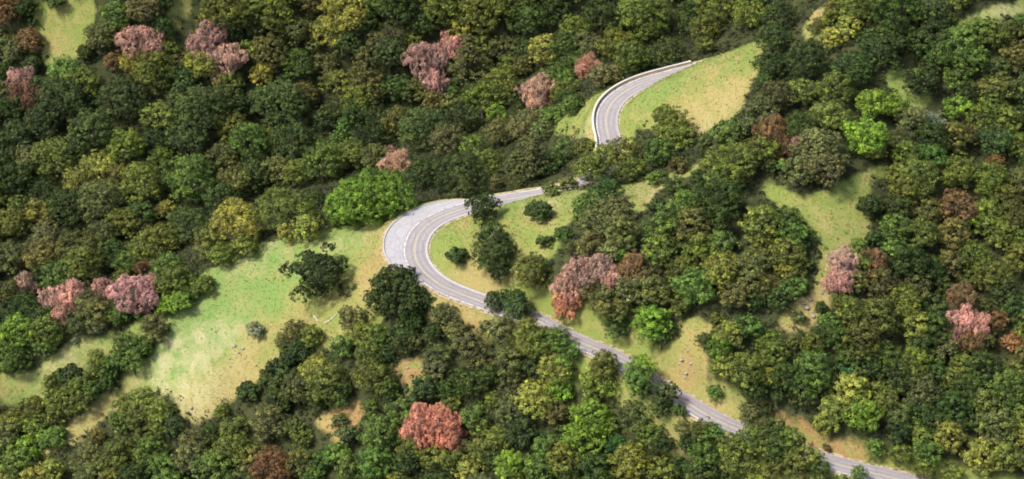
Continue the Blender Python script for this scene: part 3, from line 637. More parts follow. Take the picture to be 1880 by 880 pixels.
f1 = math_node(n, 'ADD', math_node(n, 'MULTIPLY', ramp(streak, .33, .67), 0.9), math_node(n, 'SUBTRACT', attr("dry"), 0.45))
cg = mixc(n, ramp(f1, 0.08, 0.98), green, gold)
cg = mixc(n, math_node(n, 'MULTIPLY', attr("lush"), ramp(streak, .72, .34)), cg, lush)
cg = mixc(n, math_node(n, 'MULTIPLY', attr("pale"), math_node(n, 'MULTIPLY', ramp(streak, .35, .7), 0.8)), cg, pale)
cg = mixc(n, math_node(n, 'MULTIPLY', attr("dirt"), ramp(mid_, .35, .6)), cg, dirt)
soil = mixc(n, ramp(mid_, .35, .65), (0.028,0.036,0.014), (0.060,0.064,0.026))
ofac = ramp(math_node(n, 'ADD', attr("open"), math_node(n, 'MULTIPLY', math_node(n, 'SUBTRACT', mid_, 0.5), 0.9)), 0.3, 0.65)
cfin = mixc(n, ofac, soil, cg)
bs = N(n, "ShaderNodeBsdfPrincipled"); bs.inputs["Roughness"].default_value = 0.95; bs.inputs["Specular IOR Level"].default_value = 0.1
n.links.new(cfin, bs.inputs["Base Color"])
bp = N(n, "ShaderNodeBump"); bp.inputs["Strength"].default_value = 0.55; bp.inputs["Distance"].default_value = 0.35
n.links.new(math_node(n, 'ADD', fine, math_node(n, 'MULTIPLY', streak, 1.2)), bp.inputs["Height"]); n.links.new(bp.outputs[0], bs.inputs["Normal"])
n.links.new(bs.outputs[0], out.inputs[0])
me = mesh_from("hillside", V, F, m, None, True)
nv = len(flat)
def blobs(lst, base=0.0):
    v = np.full(nv, base)
    wx = flat[:,0]+3*fbm(flat[:,0],flat[:,1],9,41)*2; wy = flat[:,1]+3*fbm(flat[:,0],flat[:,1],9,43)*2
    for x, y, r, a in lst:
        p = hit(x, y); v += a*np.exp(-((wx-p[0])**2+(wy-p[1])**2)/(r*r))
    return np.clip(v, 0, 1)
LAY = {
 'open': np.clip(og.ravel(), 0, 1),
 'dry': blobs([(120,660,9,.2),(50,720,9,.2),(350,720,8,.8),(430,660,7,.9),(400,750,7,.7),(480,640,6,.5),(680,440,7,.45),(690,500,6,.6),(850,575,6,.8),(760,560,4,.6),(700,470,6,.4),(1200,355,6,.7),(1000,400,5,.5),(850,410,4,.5),(870,500,8,.5),(900,530,6,.6),(1090,240,4,.7),(1350,180,8,.6),(1290,230,7,.8),(1320,200,6,.6),(1580,425,5,.5),(1590,330,4,.4),(1530,590,7,.7),(1450,600,7,.6),(1260,650,8,.6),(110,80,9,.3),(340,30,8,.5),(200,760,8,.8),(100,820,8,.8),(600,780,8,.8),(1490,30,5,.9),(1300,780,8,.5),(590,600,8,.4),(560,470,5,.5),(1300,130,6,.5),(1230,200,5,.6)], 0.15),
 'lush': blobs([(200,640,8,.5),(60,690,8,.5),(470,520,8,.5),(620,470,7,.4),(280,700,6,.4),(400,530,9,.9),(350,600,8,1),(480,490,8,.8),(560,450,7,.8),(330,620,7,.8),(440,560,7,.8),(540,520,7,.6),(1250,145,6,.5),(1200,170,5,.6),(930,375,6,.6),(1350,100,7,.4),(1130,190,4,.5),(820,430,4,.5),(1660,170,10,.5),(640,430,6,.4)], 0.0),
 'pale': blobs([(370,640,8,.9),(300,670,6,.6),(440,470,6,.8),(500,450,5,.6),(120,655,7,.5),(400,600,5,.5),(1070,245,4,.8),(1290,240,6,.5),(1190,350,6,.6),(620,440,5,.4),(360,700,7,.5),(1020,370,5,.5),(1840,15,7,.9),(1370,200,5,.3),(670,420,5,.3),(290,720,5,.5),(1510,570,4,.5)], 0.0),
 'dirt': blobs([(1420,775,4,1),(1500,820,7,1),(1560,845,7,1),(610,790,5,.7),(650,760,4,.9),(750,680,5,.8),(740,690,3,.6),(690,490,3,.5),(1080,285,4,.7),(1240,560,3,.3),(1270,680,5,.5),(1490,590,5,.5),(880,590,4,.5)], 0.0),
}
for k, v in LAY.items():
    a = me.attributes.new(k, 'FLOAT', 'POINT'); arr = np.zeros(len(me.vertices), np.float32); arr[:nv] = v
    if k == 'dry': arr[nv:] = 0.3
    a.data.foreach_set("value", arr)
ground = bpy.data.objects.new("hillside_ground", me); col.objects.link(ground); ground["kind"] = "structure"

def tree_under(x, y): return samp(og, x, y)

# ------------------------------------------------------------------ road
def strip(name, o0, o1, dz, mat, i_from=0, i_to=None, kind="structure", rows=None, fade=None):
    i_to = i_to or len(rc)
    ids = np.arange(i_from, i_to); rows = rows or 5
    o0 = np.broadcast_to(o0, (len(rc),)); o1 = np.broadcast_to(o1, (len(rc),))
    Vv = []; lat = []; lon = []
    for i in ids:
        for k in range(rows):
            o = o0[i]+(o1[i]-o0[i])*k/(rows-1)
            p = rc[i,:2]+nrm[i]*SIDE*o
            Vv.append((p[0], p[1], rc[i,2]+dz-0.012*abs(o))); lat.append(o); lon.append(rlen[i])
    L = len(ids); idx = np.arange(L*rows).reshape(L, rows)
    Fv = np.stack([idx[:-1,:-1], idx[:-1,1:], idx[1:,1:], idx[1:,:-1]], -1).reshape(-1,4)
    if SIDE > 0: Fv = Fv[:, ::-1]
    me = mesh_from(name, Vv, Fv, mat, None, True)
    for nm, arr in (("lat", lat), ("lon", lon)):
        a = me.attributes.new(nm, 'FLOAT', 'POINT'); a.data.foreach_set("value", np.array(arr, np.float32))
    o = bpy.data.objects.new(name, me); col.objects.link(o); o["kind"] = kind; return o
def road_mat(name, c0, c1, tracks=0.0, wear=None, patch=None):
    m, n, out = new_mat(name)
    tc = N(n, "ShaderNodeTexCoord")
    la = N(n, "ShaderNodeAttribute", attribute_name="lat").outputs["Fac"]; lo = N(n, "ShaderNodeAttribute", attribute_name="lon").outputs["Fac"]
    cx = N(n, "ShaderNodeCombineXYZ"); n.links.new(math_node(n,'MULTIPLY',la,3.0), cx.inputs[0]); n.links.new(math_node(n,'MULTIPLY',lo,0.12), cx.inputs[1])
    no = N(n, "ShaderNodeTexNoise"); no.inputs["Scale"].default_value = 1.0; no.inputs["Detail"].default_value = 6; no.inputs["Roughness"].default_value = .65; n.links.new(cx.outputs[0], no.inputs[0])
    nf = N(n, "ShaderNodeTexNoise"); nf.inputs["Scale"].default_value = 1.3; nf.inputs["Detail"].default_value = 7; nf.inputs["Roughness"].default_value = .7; n.links.new(tc.outputs["Object"], nf.inputs[0])
    f = math_node(n, 'ADD', math_node(n, 'MULTIPLY', no.outputs[0], 0.7), math_node(n, 'MULTIPLY', nf.outputs[0], 0.5))
    mr = N(n, "ShaderNodeMapRange"); mr.inputs[1].default_value = 0.42; mr.inputs[2].default_value = 0.78; n.links.new(f, mr.inputs[0])
    c = mixc(n, mr.outputs[0], c0, c1)
    if tracks:   # polished wheel tracks worn into the surface, two per lane
        ab = math_node(n, 'ABSOLUTE', la); d = math_node(n, 'ABSOLUTE', math_node(n, 'SUBTRACT', math_node(n,'ABSOLUTE', math_node(n, 'SUBTRACT', ab, 1.2)), 0.6))
        k = N(n, "ShaderNodeMapRange"); k.inputs[1].default_value = 0.0; k.inputs[2].default_value = 0.45; k.inputs[3].default_value = tracks; k.inputs[4].default_value = 0; n.links.new(d, k.inputs[0])
        c = mixc(n, math_node(n, 'MULTIPLY', k.outputs[0], nf.outputs[0]), c, (0.10,0.09,0.10))
    if patch:
        vo = N(n, "ShaderNodeTexVoronoi", feature='DISTANCE_TO_EDGE'); vo.inputs["Scale"].default_value = 0.28
        n.links.new(tc.outputs["Object"], vo.inputs[0])
        k = N(n, "ShaderNodeMapRange"); k.inputs[1].default_value = 0.0; k.inputs[2].default_value = 0.035; k.inputs[3].default_value = 0.6; k.inputs[4].default_value = 0; n.links.new(vo.outputs[0], k.inputs[0])
        c = mixc(n, math_node(n, 'MULTIPLY', k.outputs[0], mr.outputs[0]), c, (0.10,0.09,0.09))
    bs = N(n, "ShaderNodeBsdfPrincipled"); bs.inputs["Roughness"].default_value = 0.8; bs.inputs["Specular IOR Level"].default_value = 0.25
    n.links.new(c, bs.inputs["Base Color"])
    if wear is not None:
        al = N(n, "ShaderNodeMapRange"); al.inputs[1].default_value = wear; al.inputs[2].default_value = wear+0.12; n.links.new(nf.outputs[0], al.inputs[0])
        n.links.new(al.outputs[0], bs.inputs["Alpha"])
    n.links.new(bs.outputs[0], out.inputs[0]); return m
M_ASPH = road_mat("worn_asphalt", (0.235,0.210,0.212), (0.36,0.325,0.325), 0.55, patch=True)
M_PULL = road_mat("pale_gravelled_asphalt", (0.27,0.26,0.27), (0.42,0.40,0.41), patch=True)
M_WHITE = road_mat("faded_white_paint", (0.48,0.48,0.46), (0.66,0.66,0.64), wear=0.38)
M_YEL = road_mat("faded_yellow_paint", (0.37,0.34,0.20), (0.48,0.45,0.28), wear=0.30)
M_KERB = road_mat("pale_concrete", (0.28,0.27,0.255), (0.46,0.45,0.43))
M_VERGE = road_mat("dusty_verge", (0.30,0.22,0.13), (0.50,0.40,0.27), wear=0.40)
strip("road_verge", -HW-0.9, HW+extra+0.9, -0.03, M_VERGE, rows=9)
strip("road", -HW, HW, 0.0, M_ASPH, rows=9)
strip("road_pullout", HW+0.003, HW+extra, -0.004, M_PULL, max(i0-2,0), i1+2, rows=7)
strip("road_edge_line", HW-0.42, HW-0.20, 0.008, M_WHITE, rows=2)
strip("road_centre_line", -0.17, -0.06, 0.008, M_YEL, rows=2)
strip("road_centre_line", 0.06, 0.17, 0.008, M_YEL, rows=2)
# raised asphalt-and-concrete kerbs along the hairpin and the straight
def kerb(name, off, i_from, i_to, w=0.28, h=0.14, mat=M_KERB):
    off = np.broadcast_to(off, (len(rc),)); Vv = []; 
    prof = [(-w/2,-0.2),(-w/2,h-0.03),(-w/2+0.03,h),(w/2-0.03,h),(w/2,h-0.03),(w/2,-0.2)]
    for i in range(i_from, i_to):
        for a, b in prof:
            p = rc[i,:2]+nrm[i]*SIDE*(off[i]+a); Vv.append((p[0],p[1],rc[i,2]+b-0.03))
    L = i_to-i_from; k = len(prof); idx = np.arange(L*k).reshape(L,k)
    Fv = np.stack([idx[:-1,:-1], idx[:-1,1:], idx[1:,1:], idx[1:,:-1]], -1).reshape(-1,4)
    me = mesh_from(name, Vv, Fv, mat)
    o = bpy.data.objects.new(name, me); col.objects.link(o); return o
def idx_at(x, y): return int(np.argmin((hx-x)**2+(hy-y)**2))
k1 = kerb("road_kerb", HW+extra+0.16, idx_at(785,506), idx_at(925,367)); k1["kind"] = "structure"
k2 = kerb("road_kerb", -HW-0.16, idx_at(925,569), idx_at(868,378), w=0.5); k2["kind"] = "structure"
k3 = kerb("road_kerb", -HW-0.16, idx_at(1119,260), idx_at(1252,132)); k3["kind"] = "structure"

# low parapet wall round the outside of the upper bend
def parapet():
    root = bpy.data.objects.new("parapet_wall", None); col.objects.link(root)
    root["label"] = "low brown roadside wall with pale top curving round the outside of the upper bend"; root["category"] = "wall"
    sgn = None
    a, b = iu0-6, min(iu1+3, len(rc)-1)
    # outside of this bend
    m_ = (a+b)//2; ce = rc[[a,b],:2].mean(0); sg = 1.0 if np.dot(nrm[m_]*SIDE, rc[m_,:2]-ce) > 0 else -1.0
    base = rc[m_]; root.location = base
    def sweep(prof, name, mat):
        Vv = []
        for i in range(a, b):
            for u, z in prof:
                p = rc[i,:2]+nrm[i]*SIDE*sg*(HW+0.55+u); Vv.append((p[0]-base[0], p[1]-base[1], rc[i,2]+z-base[2]))
        L = b-a; k = len(prof); idx = np.arange(L*k).reshape(L,k)
        Fv = np.stack([idx[:-1], np.roll(idx[:-1],-1,1), np.roll(idx[1:],-1,1), idx[1:]], -1).reshape(-1,4)
        ends = np.array([[idx[0,0],idx[0,1],idx[0,2],idx[0,3]],[idx[-1,3],idx[-1,2],idx[-1,1],idx[-1,0]]])
        me = mesh_from(name, Vv, np.concatenate([Fv, ends]), mat); o = bpy.data.objects.new(name, me); col.objects.link(o); o.parent = root
    sweep([(-0.16,-0.7),(-0.16,0.50),(0.16,0.50),(0.16,-0.7)], "wall", bark_mat("brown_masonry", (0.30,0.21,0.14), (0.48,0.38,0.27), 1.5))
    sweep([(-0.24,0.503),(-0.24,0.66),(0.24,0.66),(0.24,0.503)], "coping", bark_mat("pale_stone_coping", (0.45,0.43,0.38), (0.66,0.63,0.57), 1.2))
parapet()

# ------------------------------------------------------------------ planting
PICKED = []
ALLT = [(t, False) for t in TREES]+[(t, True) for t in FILL]
KINDN = {'o': ("oak_tree","oak tree"), 'l': ("oak_tree","oak tree"), 'p': ("pine_tree","pine tree"), 's': ("shrub","shrub"), 'd': ("dead_tree","dead tree"), 'b': ("bare_tree","bare tree")}
PARTN = {'o': ("crown","trunk"), 'l': ("crown","trunk"), 'p': ("crown","trunk"), 's': ("foliage","stems"), 'd': ("crown","trunk"), 'b': ("twigs","trunk")}
insts = []
for (t, isfill) in ALLT:
    x, y, w, tone, ty = t
    # metric radius from the width seen
    P = hit(x, y, 4.0); dep = project(P)[2]; R = w/2*dep/FPX*(0.93 if ty in 'ol' else 1.0)
    if ty == 'p': R = R*0.95
    pl = protos[ty]
    cand = sorted(pl, key=lambda q: abs(math.log(q[0]/R)))[:3 if ty == 'o' else 2]
    pr_ = cand[int(rng.integers(len(cand)))]
    s_ = R/pr_[0]
    inside = any(inpoly(np.array([x]), np.array([y]), g)[0] for g in GRASS.values())
    P = hit(x, y, pr_[3]*s_)
    if not inside and (samp(og, P[0], P[1]) > 0.4 or samp(RDG, P[0], P[1]) < 2.5):
        P2 = hit(x, y, pr_[3]*s_, True)
        if P2 is not None and abs(P2[1]-P[1]) < 45: P = P2
        elif isfill: continue
    ztw = float(rng.uniform(0.90, 1.06))*(1.15 if ty == 'd' else 1)
    insts.append(dict(x=x, y=y, w=w, tone=tone, ty=ty, P=P, s=s_, sz=s_*ztw, proto=pr_, R=R))

# what each one shows from the photograph's place: nearest painted last on a coarse grid
vis = np.full((H//3+2, W//3+2), -1); yy, xx = np.mgrid[0:vis.shape[0], 0:vis.shape[1]]
order = sorted(range(len(insts)), key=lambda k: -project(insts[k]['P'])[2])
for k in order:
    q = insts[k]; lift = q['proto'][3]*q['s']; u_, v_, dp = project(q['P']+np.array([0,0,lift])); r_ = q['R']/dp*FPX*0.93
    if q['ty'] == 'b': r_ *= 0.6
    x0, x1 = max(int((u_-r_)/3),0), int((u_+r_)/3)+2; y0, y1 = max(int((v_-r_)/3),0), int((v_+r_)/3)+2
    if x1 <= 0 or y1 <= 0: q['u'] = u_; q['v'] = v_; continue
    sub = vis[y0:y1, x0:x1]; sub[((xx[y0:y1,x0:x1]*3-u_)**2+(yy[y0:y1,x0:x1]*3-v_)**2) < r_*r_] = k
    q['u'] = u_; q['v'] = v_
cnt = np.bincount(vis[vis >= 0], minlength=len(insts))
for k, q in enumerate(insts): q['vis'] = int(cnt[k]); q['off'] = not (-5 < q['u'] < W+5 and -5 < q['v'] < H+5)
insts = [q for q in insts if q['vis'] >= 14 or q['ty'] not in 'ol' or (q['off'] and q['vis'] == 0)]
print("after", len(insts), "oaks", sum(q['ty'] in 'ol' for q in insts))

ORD = ["nearest","second","third","fourth","fifth","sixth","seventh","eighth","ninth","tenth","eleventh","twelfth","13th","14th","15th","16th","17th","18th","19th","20th"]
LM = [ # landmarks that can be found in the picture
 (112,60,"the top-left grass clearing"),(255,78,"the pink tree between the top-left clearings"),(400,95,"the pink trees by the second clearing"),(40,165,"the pink tree at the left edge"),
 (790,130,"the pink trees in the upper wood"),(725,290,"the bare pink tree left of centre"),(675,368,"the big bright oak above the hairpin"),
 (985,165,"the bare pink tree left of the upper bend"),(1080,130,"the bare tree above the upper bend"),(1120,200,"the upper road bend"),(1310,140,"the upper grassy hill"),
 (1500,40,"the small bare tree at upper right"),(1820,15,"the top-right grass strip"),(1620,225,"the bright oak right of the meadow"),(1430,250,"the red dead tree by the meadow"),
 (1550,400,"the right-hand meadow"),(750,430,"the road hairpin"),(660,160,"the tall pine in the upper wood"),(585,510,"the lone oak on the spur"),(893,400,"the dark oak inside the hairpin"),
 (1080,510,"the big pink dead tree"),(1203,604,"the bright oak above the straight road"),(797,787,"the rust dead tree"),(490,815,"the orange-brown oaks at bottom left"),
 (1573,500,"the pink tree below the meadow"),(1765,590,"the reddish trees at lower right"),(245,535,"the pink trees above the left spur"),(110,540,"the small pink trees at far left"),
 (250,655,"the tree belt crossing the left grass"),(400,600,"the green grass of the left spur"),(1260,740,"the lower straight of the road"),(1590,860,"the road at bottom right"),(1270,660,"the rocky gully above the road")]
def direction(dx, dy):
    a = math.degrees(math.atan2(-dy, dx)) % 360
    return ["to the right of","up-right of","above","up-left of","to the left of","down-left of","below","down-right of"][int((a+22.5)//45) % 8]
TYW = {'o':"oak", 'l':"open-crowned oak", 'p':"pine", 's':"shrub", 'd':"dead tree", 'b':"bare dead tree"}
groups = {}
for q in insts:
    lm = min(LM, key=lambda l: (l[0]-q['x'])**2+(l[1]-q['y'])**2); d = math.hypot(lm[0]-q['x'], lm[1]-q['y'])
    q['lm'] = lm; q['d'] = d
    rel = direction(q['x']-lm[0], q['y']-lm[1]) if d > 16 else "at"
    q['rel'] = rel; groups.setdefault((lm[2], rel, q['tone'], TYW[q['ty']]), []).append(q)
for (lmn, rel, tone, tyw), L in groups.items():
    L.sort(key=lambda q: q['d'])
    for k, q in enumerate(L):
        head = "" if len(L) == 1 else (ORD[k] if k < len(ORD) else str(k+1)+"th")+" "
        if rel == "at": q['label'] = f"{head}{TONE[tone][1]} {tyw} standing right at {lmn}"
        else: q['label'] = f"{head}{TONE[tone][1]} {tyw} {rel} {lmn}"
SPECIAL = {(585,507):"lone dark oak with open crown on the grassy spur left of the hairpin", (988,390):"round dark shrub on the grass inside the hairpin, below the crest line",
 (838,472):"small dark shrub just inside the hairpin bend", (973,507):"rounded olive oak standing alone above the straight road"}
for (sx, sy), lab in SPECIAL.items():
    q = min(insts, key=lambda q: (q['x']-sx)**2+(q['y']-sy)**2); q['label'] = lab
GRP = {"oak_tree":"oaks of the wooded hillsides","pine_tree":"pines among the oaks","shrub":"shrubs on the slopes","dead_tree":"dead trees with dry pink leaves","bare_tree":"bare dead trees"}
oaks = sorted([q for q in insts if q['ty'] in 'ol'], key=lambda q: -q['vis'])
single = set(id(q) for q in oaks[:300]); rest = []
for q in insts:
    base, cat = KINDN[q['ty']]; cn, tn = PARTN[q['ty']]
    c = TONE[q['tone']][0]; b = math.exp(rng.normal()*0.13)
    cc = [v*b*math.exp(rng.normal()*0.05) for v in c]
    rot = (rng.normal()*0.04, rng.normal()*0.04, rng.uniform(0, 6.283))
    scl = (q['s']*rng.uniform(.95,1.06), q['s']*rng.uniform(.95,1.06), q['sz'])
    if q['ty'] in 'ol' and id(q) not in single: rest.append((q, cc, rot, scl)); continue
    root = bpy.data.objects.new(base, None); col.objects.link(root); root.empty_display_size = 0.5
    root.location = q['P']; root.rotation_euler = rot; root.scale = scl
    root["label"] = q['label']; root["category"] = cat; root["group"] = GRP[base]
    cr = bpy.data.objects.new(cn, q['proto'][1]); col.objects.link(cr); cr.parent = root; cr.color = (*cc, 1)
    tr = bpy.data.objects.new(tn, q['proto'][2]); col.objects.link(tr); tr.parent = root
# the many smaller and half-hidden oaks of the wood: one object, its members grown on points
def woodland(rest):
    ml = M_LEAF.copy(); ml.name = "woodland_foliage"; n_ = ml.node_tree
    oi = next(x for x in n_.nodes if x.bl_idname == "ShaderNodeObjectInfo"); at = n_.nodes.new("ShaderNodeAttribute"); at.attribute_type = 'INSTANCER'; at.attribute_name = "tone"
    for l in list(oi.outputs["Color"].links): to = l.to_socket; n_.links.new(at.outputs["Vector"], to)
    pc = bpy.data.collections.new("oak_forms"); plist = protos['o']+protos['l']; names = {}
    for k, p in enumerate(plist):
        v1 = np.empty(len(p[1].vertices)*3, np.float32); p[1].vertices.foreach_get("co", v1); f1 = np.empty(len(p[1].loops), np.int32); p[1].loops.foreach_get("vertex_index", f1)
        v2 = np.empty(len(p[2].vertices)*3, np.float32); p[2].vertices.foreach_get("co", v2); f2 = np.empty(len(p[2].loops), np.int32); p[2].loops.foreach_get("vertex_index", f2)
        t1 = np.empty(len(p[1].polygons), np.float32); p[1].attributes["tint"].data.foreach_get("value", t1)
        n1 = len(v1)//3; Fq = np.concatenate([f1.reshape(-1,4), f2.reshape(-1,4)+n1])
        me = mesh_from("oak_form", np.concatenate([v1.reshape(-1,3), v2.reshape(-1,3)]), Fq, ml, np.concatenate([t1, np.full(len(f2)//4, .5, np.float32)]))
        me.materials.append(M_BARK); me.polygons.foreach_set("material_index", np.concatenate([np.zeros(len(f1)//4, np.int32), np.ones(len(f2)//4, np.int32)]))
        o = bpy.data.objects.new("oak_form_%02d" % k, me); pc.objects.link(o); names[id(p[1])] = k
    me = bpy.data.meshes.new("oak_woodland"); me.from_pydata([tuple(r[0]['P']) for r in rest], [], [])
    def put(nm, ty, arr, key):
        a = me.attributes.new(nm, ty, 'POINT'); a.data.foreach_set(key, np.array(arr).ravel())
    put("form", 'INT', np.array([names[id(r[0]['proto'][1])] for r in rest], np.int32), "value")
    put("tone", 'FLOAT_VECTOR', np.array([r[1] for r in rest], np.float32), "vector")
    put("turn", 'FLOAT_VECTOR', np.array([r[2] for r in rest], np.float32), "vector")
    put("size", 'FLOAT_VECTOR', np.array([r[3] for r in rest], np.float32), "vector")
    o = bpy.data.objects.new("oak_woodland", me); col.objects.link(o)
    o["kind"] = "stuff"; o["label"] = "mixed green smaller oaks filling the wood between the larger trees"; o["category"] = "woodland"
    g = bpy.data.node_groups.new("grow_oaks", 'GeometryNodeTree')
    g.interface.new_socket("Geometry", in_out='INPUT', socket_type='NodeSocketGeometry'); g.interface.new_socket("Geometry", in_out='OUTPUT', socket_type='NodeSocketGeometry')
    gi = g.nodes.new("NodeGroupInput"); go = g.nodes.new("NodeGroupOutput"); ci = g.nodes.new("GeometryNodeCollectionInfo")
    ci.inputs["Collection"].default_value = pc; ci.inputs["Separate Children"].default_value = True; ci.inputs["Reset Children"].default_value = True
    ip = g.nodes.new("GeometryNodeInstanceOnPoints"); ip.inputs["Pick Instance"].default_value = True
    def na(nm, ty):
        a = g.nodes.new("GeometryNodeInputNamedAttribute"); a.data_type = ty; a.inputs["Name"].default_value = nm; return a.outputs["Attribute"]
    er = g.nodes.new("FunctionNodeEulerToRotation"); g.links.new(na("turn", 'FLOAT_VECTOR'), er.inputs[0])
    g.links.new(gi.outputs[0], ip.inputs["Points"]); g.links.new(ci.outputs[0], ip.inputs["Instance"]); g.links.new(na("form", 'INT'), ip.inputs["Instance Index"])
    g.links.new(er.outputs[0], ip.inputs["Rotation"]); g.links.new(na("size", 'FLOAT_VECTOR'), ip.inputs["Scale"])
    g.links.new(ip.outputs[0], go.inputs[0])
    md = o.modifiers.new("grow_oaks", 'NODES'); md.node_group = g
if rest: woodland(rest)

# ------------------------------------------------------------------ undergrowth and grass
def scatter(n, cond):
    x = rng.uniform(-165, 180, n); y = rng.uniform(275, 570, n); k = cond(x, y); return x[k], y[k]
RDG = ROADD.reshape(GX.shape)
def undergrowth():
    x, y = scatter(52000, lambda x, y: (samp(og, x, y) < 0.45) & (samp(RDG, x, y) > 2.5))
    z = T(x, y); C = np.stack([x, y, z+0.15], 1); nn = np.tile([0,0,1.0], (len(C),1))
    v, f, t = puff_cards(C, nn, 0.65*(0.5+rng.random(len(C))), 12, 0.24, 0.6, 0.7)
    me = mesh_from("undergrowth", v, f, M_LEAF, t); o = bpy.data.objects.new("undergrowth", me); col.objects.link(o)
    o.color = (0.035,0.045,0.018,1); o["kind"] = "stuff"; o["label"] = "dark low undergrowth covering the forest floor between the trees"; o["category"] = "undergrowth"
def edge_scrub():
    x, y = scatter(30000, lambda x, y: (samp(og, x, y) > 0.12) & (samp(og, x, y) < 0.8) & (samp(RDG, x, y) > 3.5) & (fbm(x, y, 7, 91) > 0.03))
    C = np.stack([x, y, T(x, y)+0.2], 1); v, f, t = puff_cards(C, np.tile([0,0,1.0], (len(C),1)), 0.75*(0.35+rng.random(len(C))**2), 22, 0.15, 0.85, 0.7)
    me = mesh_from("undergrowth", v, f, M_LEAF, t); o = bpy.data.objects.new("undergrowth", me); col.objects.link(o)
    o.color = (0.085,0.11,0.032,1); o["kind"] = "stuff"; o["label"] = "low olive scrub along the edges where wood meets grass"; o["category"] = "undergrowth"
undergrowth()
edge_scrub()
def weeds():
    x, y = scatter(6000, lambda x, y: (samp(og, x, y) > 0.4) & (samp(RDG, x, y) > 1.5) & (fbm(x, y, 9, 77) > 0.02))
    C = np.stack([x, y, T(x, y)+0.06], 1); v, f, t = puff_cards(C, np.tile([0,0,1.0], (len(C),1)), 0.22*(0.5+rng.random(len(C))), 10, 0.12, 0.7, 0.7)
    me = mesh_from("weeds", v, f, M_LEAF, t); o = bpy.data.objects.new("weeds", me); col.objects.link(o)
    o.color = (0.17,0.20,0.06,1); o["kind"] = "stuff"; o["label"] = "low green weeds dotted over the grass slopes"; o["category"] = "weeds"
weeds()
def tufts(name, n, colr, cond, label, hgt=0.22):
    x, y = scatter(n, cond); z = T(x, y)
    k = 3; idx = np.repeat(np.arange(len(x)), k); L = len(idx)
    P = np.stack([x[idx]+rng.normal(0,.12,L), y[idx]+rng.normal(0,.12,L), z[idx]], 1)
    a = rng.uniform(0, 6.283, L); wv = np.stack([np.cos(a), np.sin(a), np.zeros(L)], 1)*0.07
    lean = np.stack([rng.normal(0,.10,L), rng.normal(0,.10,L), hgt*(0.6+0.8*rng.random(L))], 1)
    v = np.stack([P-wv, P+wv, P+wv*0.3+lean, P-wv*0.3+lean], 1).reshape(-1,3); f = np.arange(4*L).reshape(L,4)
    me = mesh_from(name, v, f, M_GRASS, np.clip(rng.normal(.5,.2,L),0,1)); o = bpy.data.objects.new(name, me); col.objects.link(o)
    o.color = (*colr, 1); o["kind"] = "stuff"; o["label"] = label; o["category"] = "grass"
DRY = LAY['dry'].reshape(GX.shape); LUSH = LAY['lush'].reshape(GX.shape)
isopen = lambda x, y: (samp(og, x, y) > 0.55) & (samp(RDG, x, y) > 1.3)
tufts("green_grass", 170000, (0.19,0.25,0.065), lambda x, y: isopen(x, y) & (rng.random(len(x)) > samp(DRY, x, y)), "short green grass over the open slopes")
tufts("dry_grass", 150000, (0.40,0.34,0.15), lambda x, y: isopen(x, y) & (rng.random(len(x)) < samp(DRY, x, y)+0.15) & (samp(LUSH, x, y) < .5), "dry golden grass over the open slopes", 0.26)

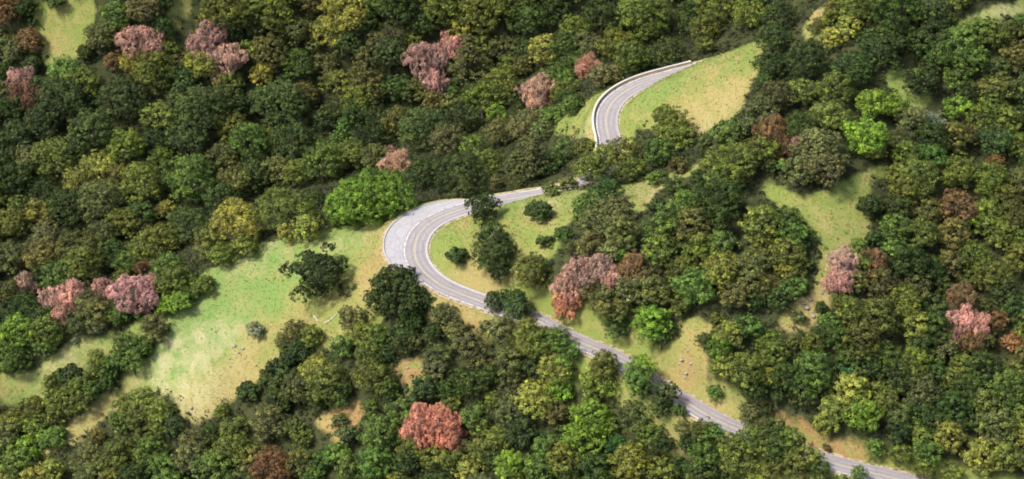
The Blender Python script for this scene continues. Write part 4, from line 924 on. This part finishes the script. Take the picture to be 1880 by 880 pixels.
# ------------------------------------------------------------------ rocks, fallen wood
def rock_mesh(seed):
    r = np.random.default_rng(seed)
    import bmesh
    bm = bmesh.new(); bmesh.ops.create_icosphere(bm, subdivisions=2, radius=1.0)
    pl = [unit(r.normal(size=3)) for _ in range(9)]; dd = 0.55+0.35*r.random(9)
    for v in bm.verts:
        p = np.array(v.co)
        for a, d in zip(pl, dd):
            e = p@a-d
            if e > 0: p = p-a*e
        v.co = p*np.array([1,0.8,0.65])+r.normal(size=3)*0.02
    me = bpy.data.meshes.new("boulder"); bm.to_mesh(me); bm.free(); me.materials.append(M_ROCK); return me
RM = [rock_mesh(i) for i in range(4)]
ROCKS = {"the lower left grass slope":[(430,638,1.0),(438,650,.7),(446,642,.8),(452,655,.5),(422,660,.5),(462,640,.4)],
 "the outcrop above the lower oaks at left":[(352,752,1.0),(345,757,.7),(358,760,.5),(366,722,.4),(340,748,.4)],
 "the gully above the straight road":[(1252,665,1.0),(1260,690,.9),(1246,672,.6),(1268,676,.7),(1256,700,.6),(1262,652,.5),(1272,690,.4)],
 "the foot of the right meadow":[(1482,570,1.2),(1492,585,1.0),(1475,560,.7),(1508,540,.8),(1470,590,.6),(1500,600,.5),(1488,555,.6),(1460,605,.5)],
 "the bank behind the upper spur":[(1255,305,.9),(1262,309,.6)],"the clearing in the lower wood":[(752,664,.8),(748,680,.7),(744,672,.5)],"the road edge below the hairpin":[(814,562,.7)]}
for place, L in ROCKS.items():
    for k, (x, y, r) in enumerate(L):
        o = bpy.data.objects.new("boulder", RM[int(rng.integers(4))]); col.objects.link(o)
        P = hit(x, y); o.location = (P[0], P[1], P[2]+0.15*r); r *= 0.78; o.scale = (r*.8, r*.8, r*.7); o.rotation_euler = (rng.normal()*.2, rng.normal()*.2, rng.uniform(0,6.28))
        sz = "pale grey boulder" if len(L) == 1 else ["largest","second largest","third largest","fourth largest","fifth largest","sixth largest","seventh largest","smallest"][k]+" pale boulder"
        o["label"] = f"{sz} on {place}"; o["category"] = "boulder"; o["group"] = "boulders scattered on the slopes"
def log(name, pts, r, label, cat, stubs=2, lift=0.15):
    W3 = [hit(*p[:2]) for p in pts]; b = W3[0]
    path = [(w-b)+np.array([0,0,lift+(p[2] if len(p) > 2 else 0)]) for w, p in zip(W3, pts)]
    parts = [tube(path, np.linspace(r, r*0.45, len(path)), 7)]
    for k in range(stubs):
        i = 1+k%(len(path)-1); e = path[i]+rng.normal(size=3)*0.5+np.array([0,0,0.5]); parts.append(tube([path[i], e], [r*.4, r*.15], 5))
    v, f = merge(parts); me = mesh_from(name, v, f, M_LOG, None, True); o = bpy.data.objects.new(name, me); col.objects.link(o); o.location = b
    o["label"] = label; o["category"] = cat
log("fallen_branch", [(596,597),(606,589),(614,584),(621,576)], 0.15, "long bleached fallen branch on the grass below the lone oak", "branch")
log("fallen_branch", [(576,581),(580,586),(584,593)], 0.16, "short bleached fallen branch left of the longer one below the lone oak", "branch")
log("dead_snag", [(258,574,0),(264,566,.6),(268,560,1.6),(272,552,3.0)], 0.30, "bleached white leaning snag at the edge of the left spur", "snag", 3)
log("fallen_branch", [(905,512),(918,510),(928,514)], 0.16, "pale fallen branch under the dark oaks inside the hairpin", "branch")
print("things", len(insts))
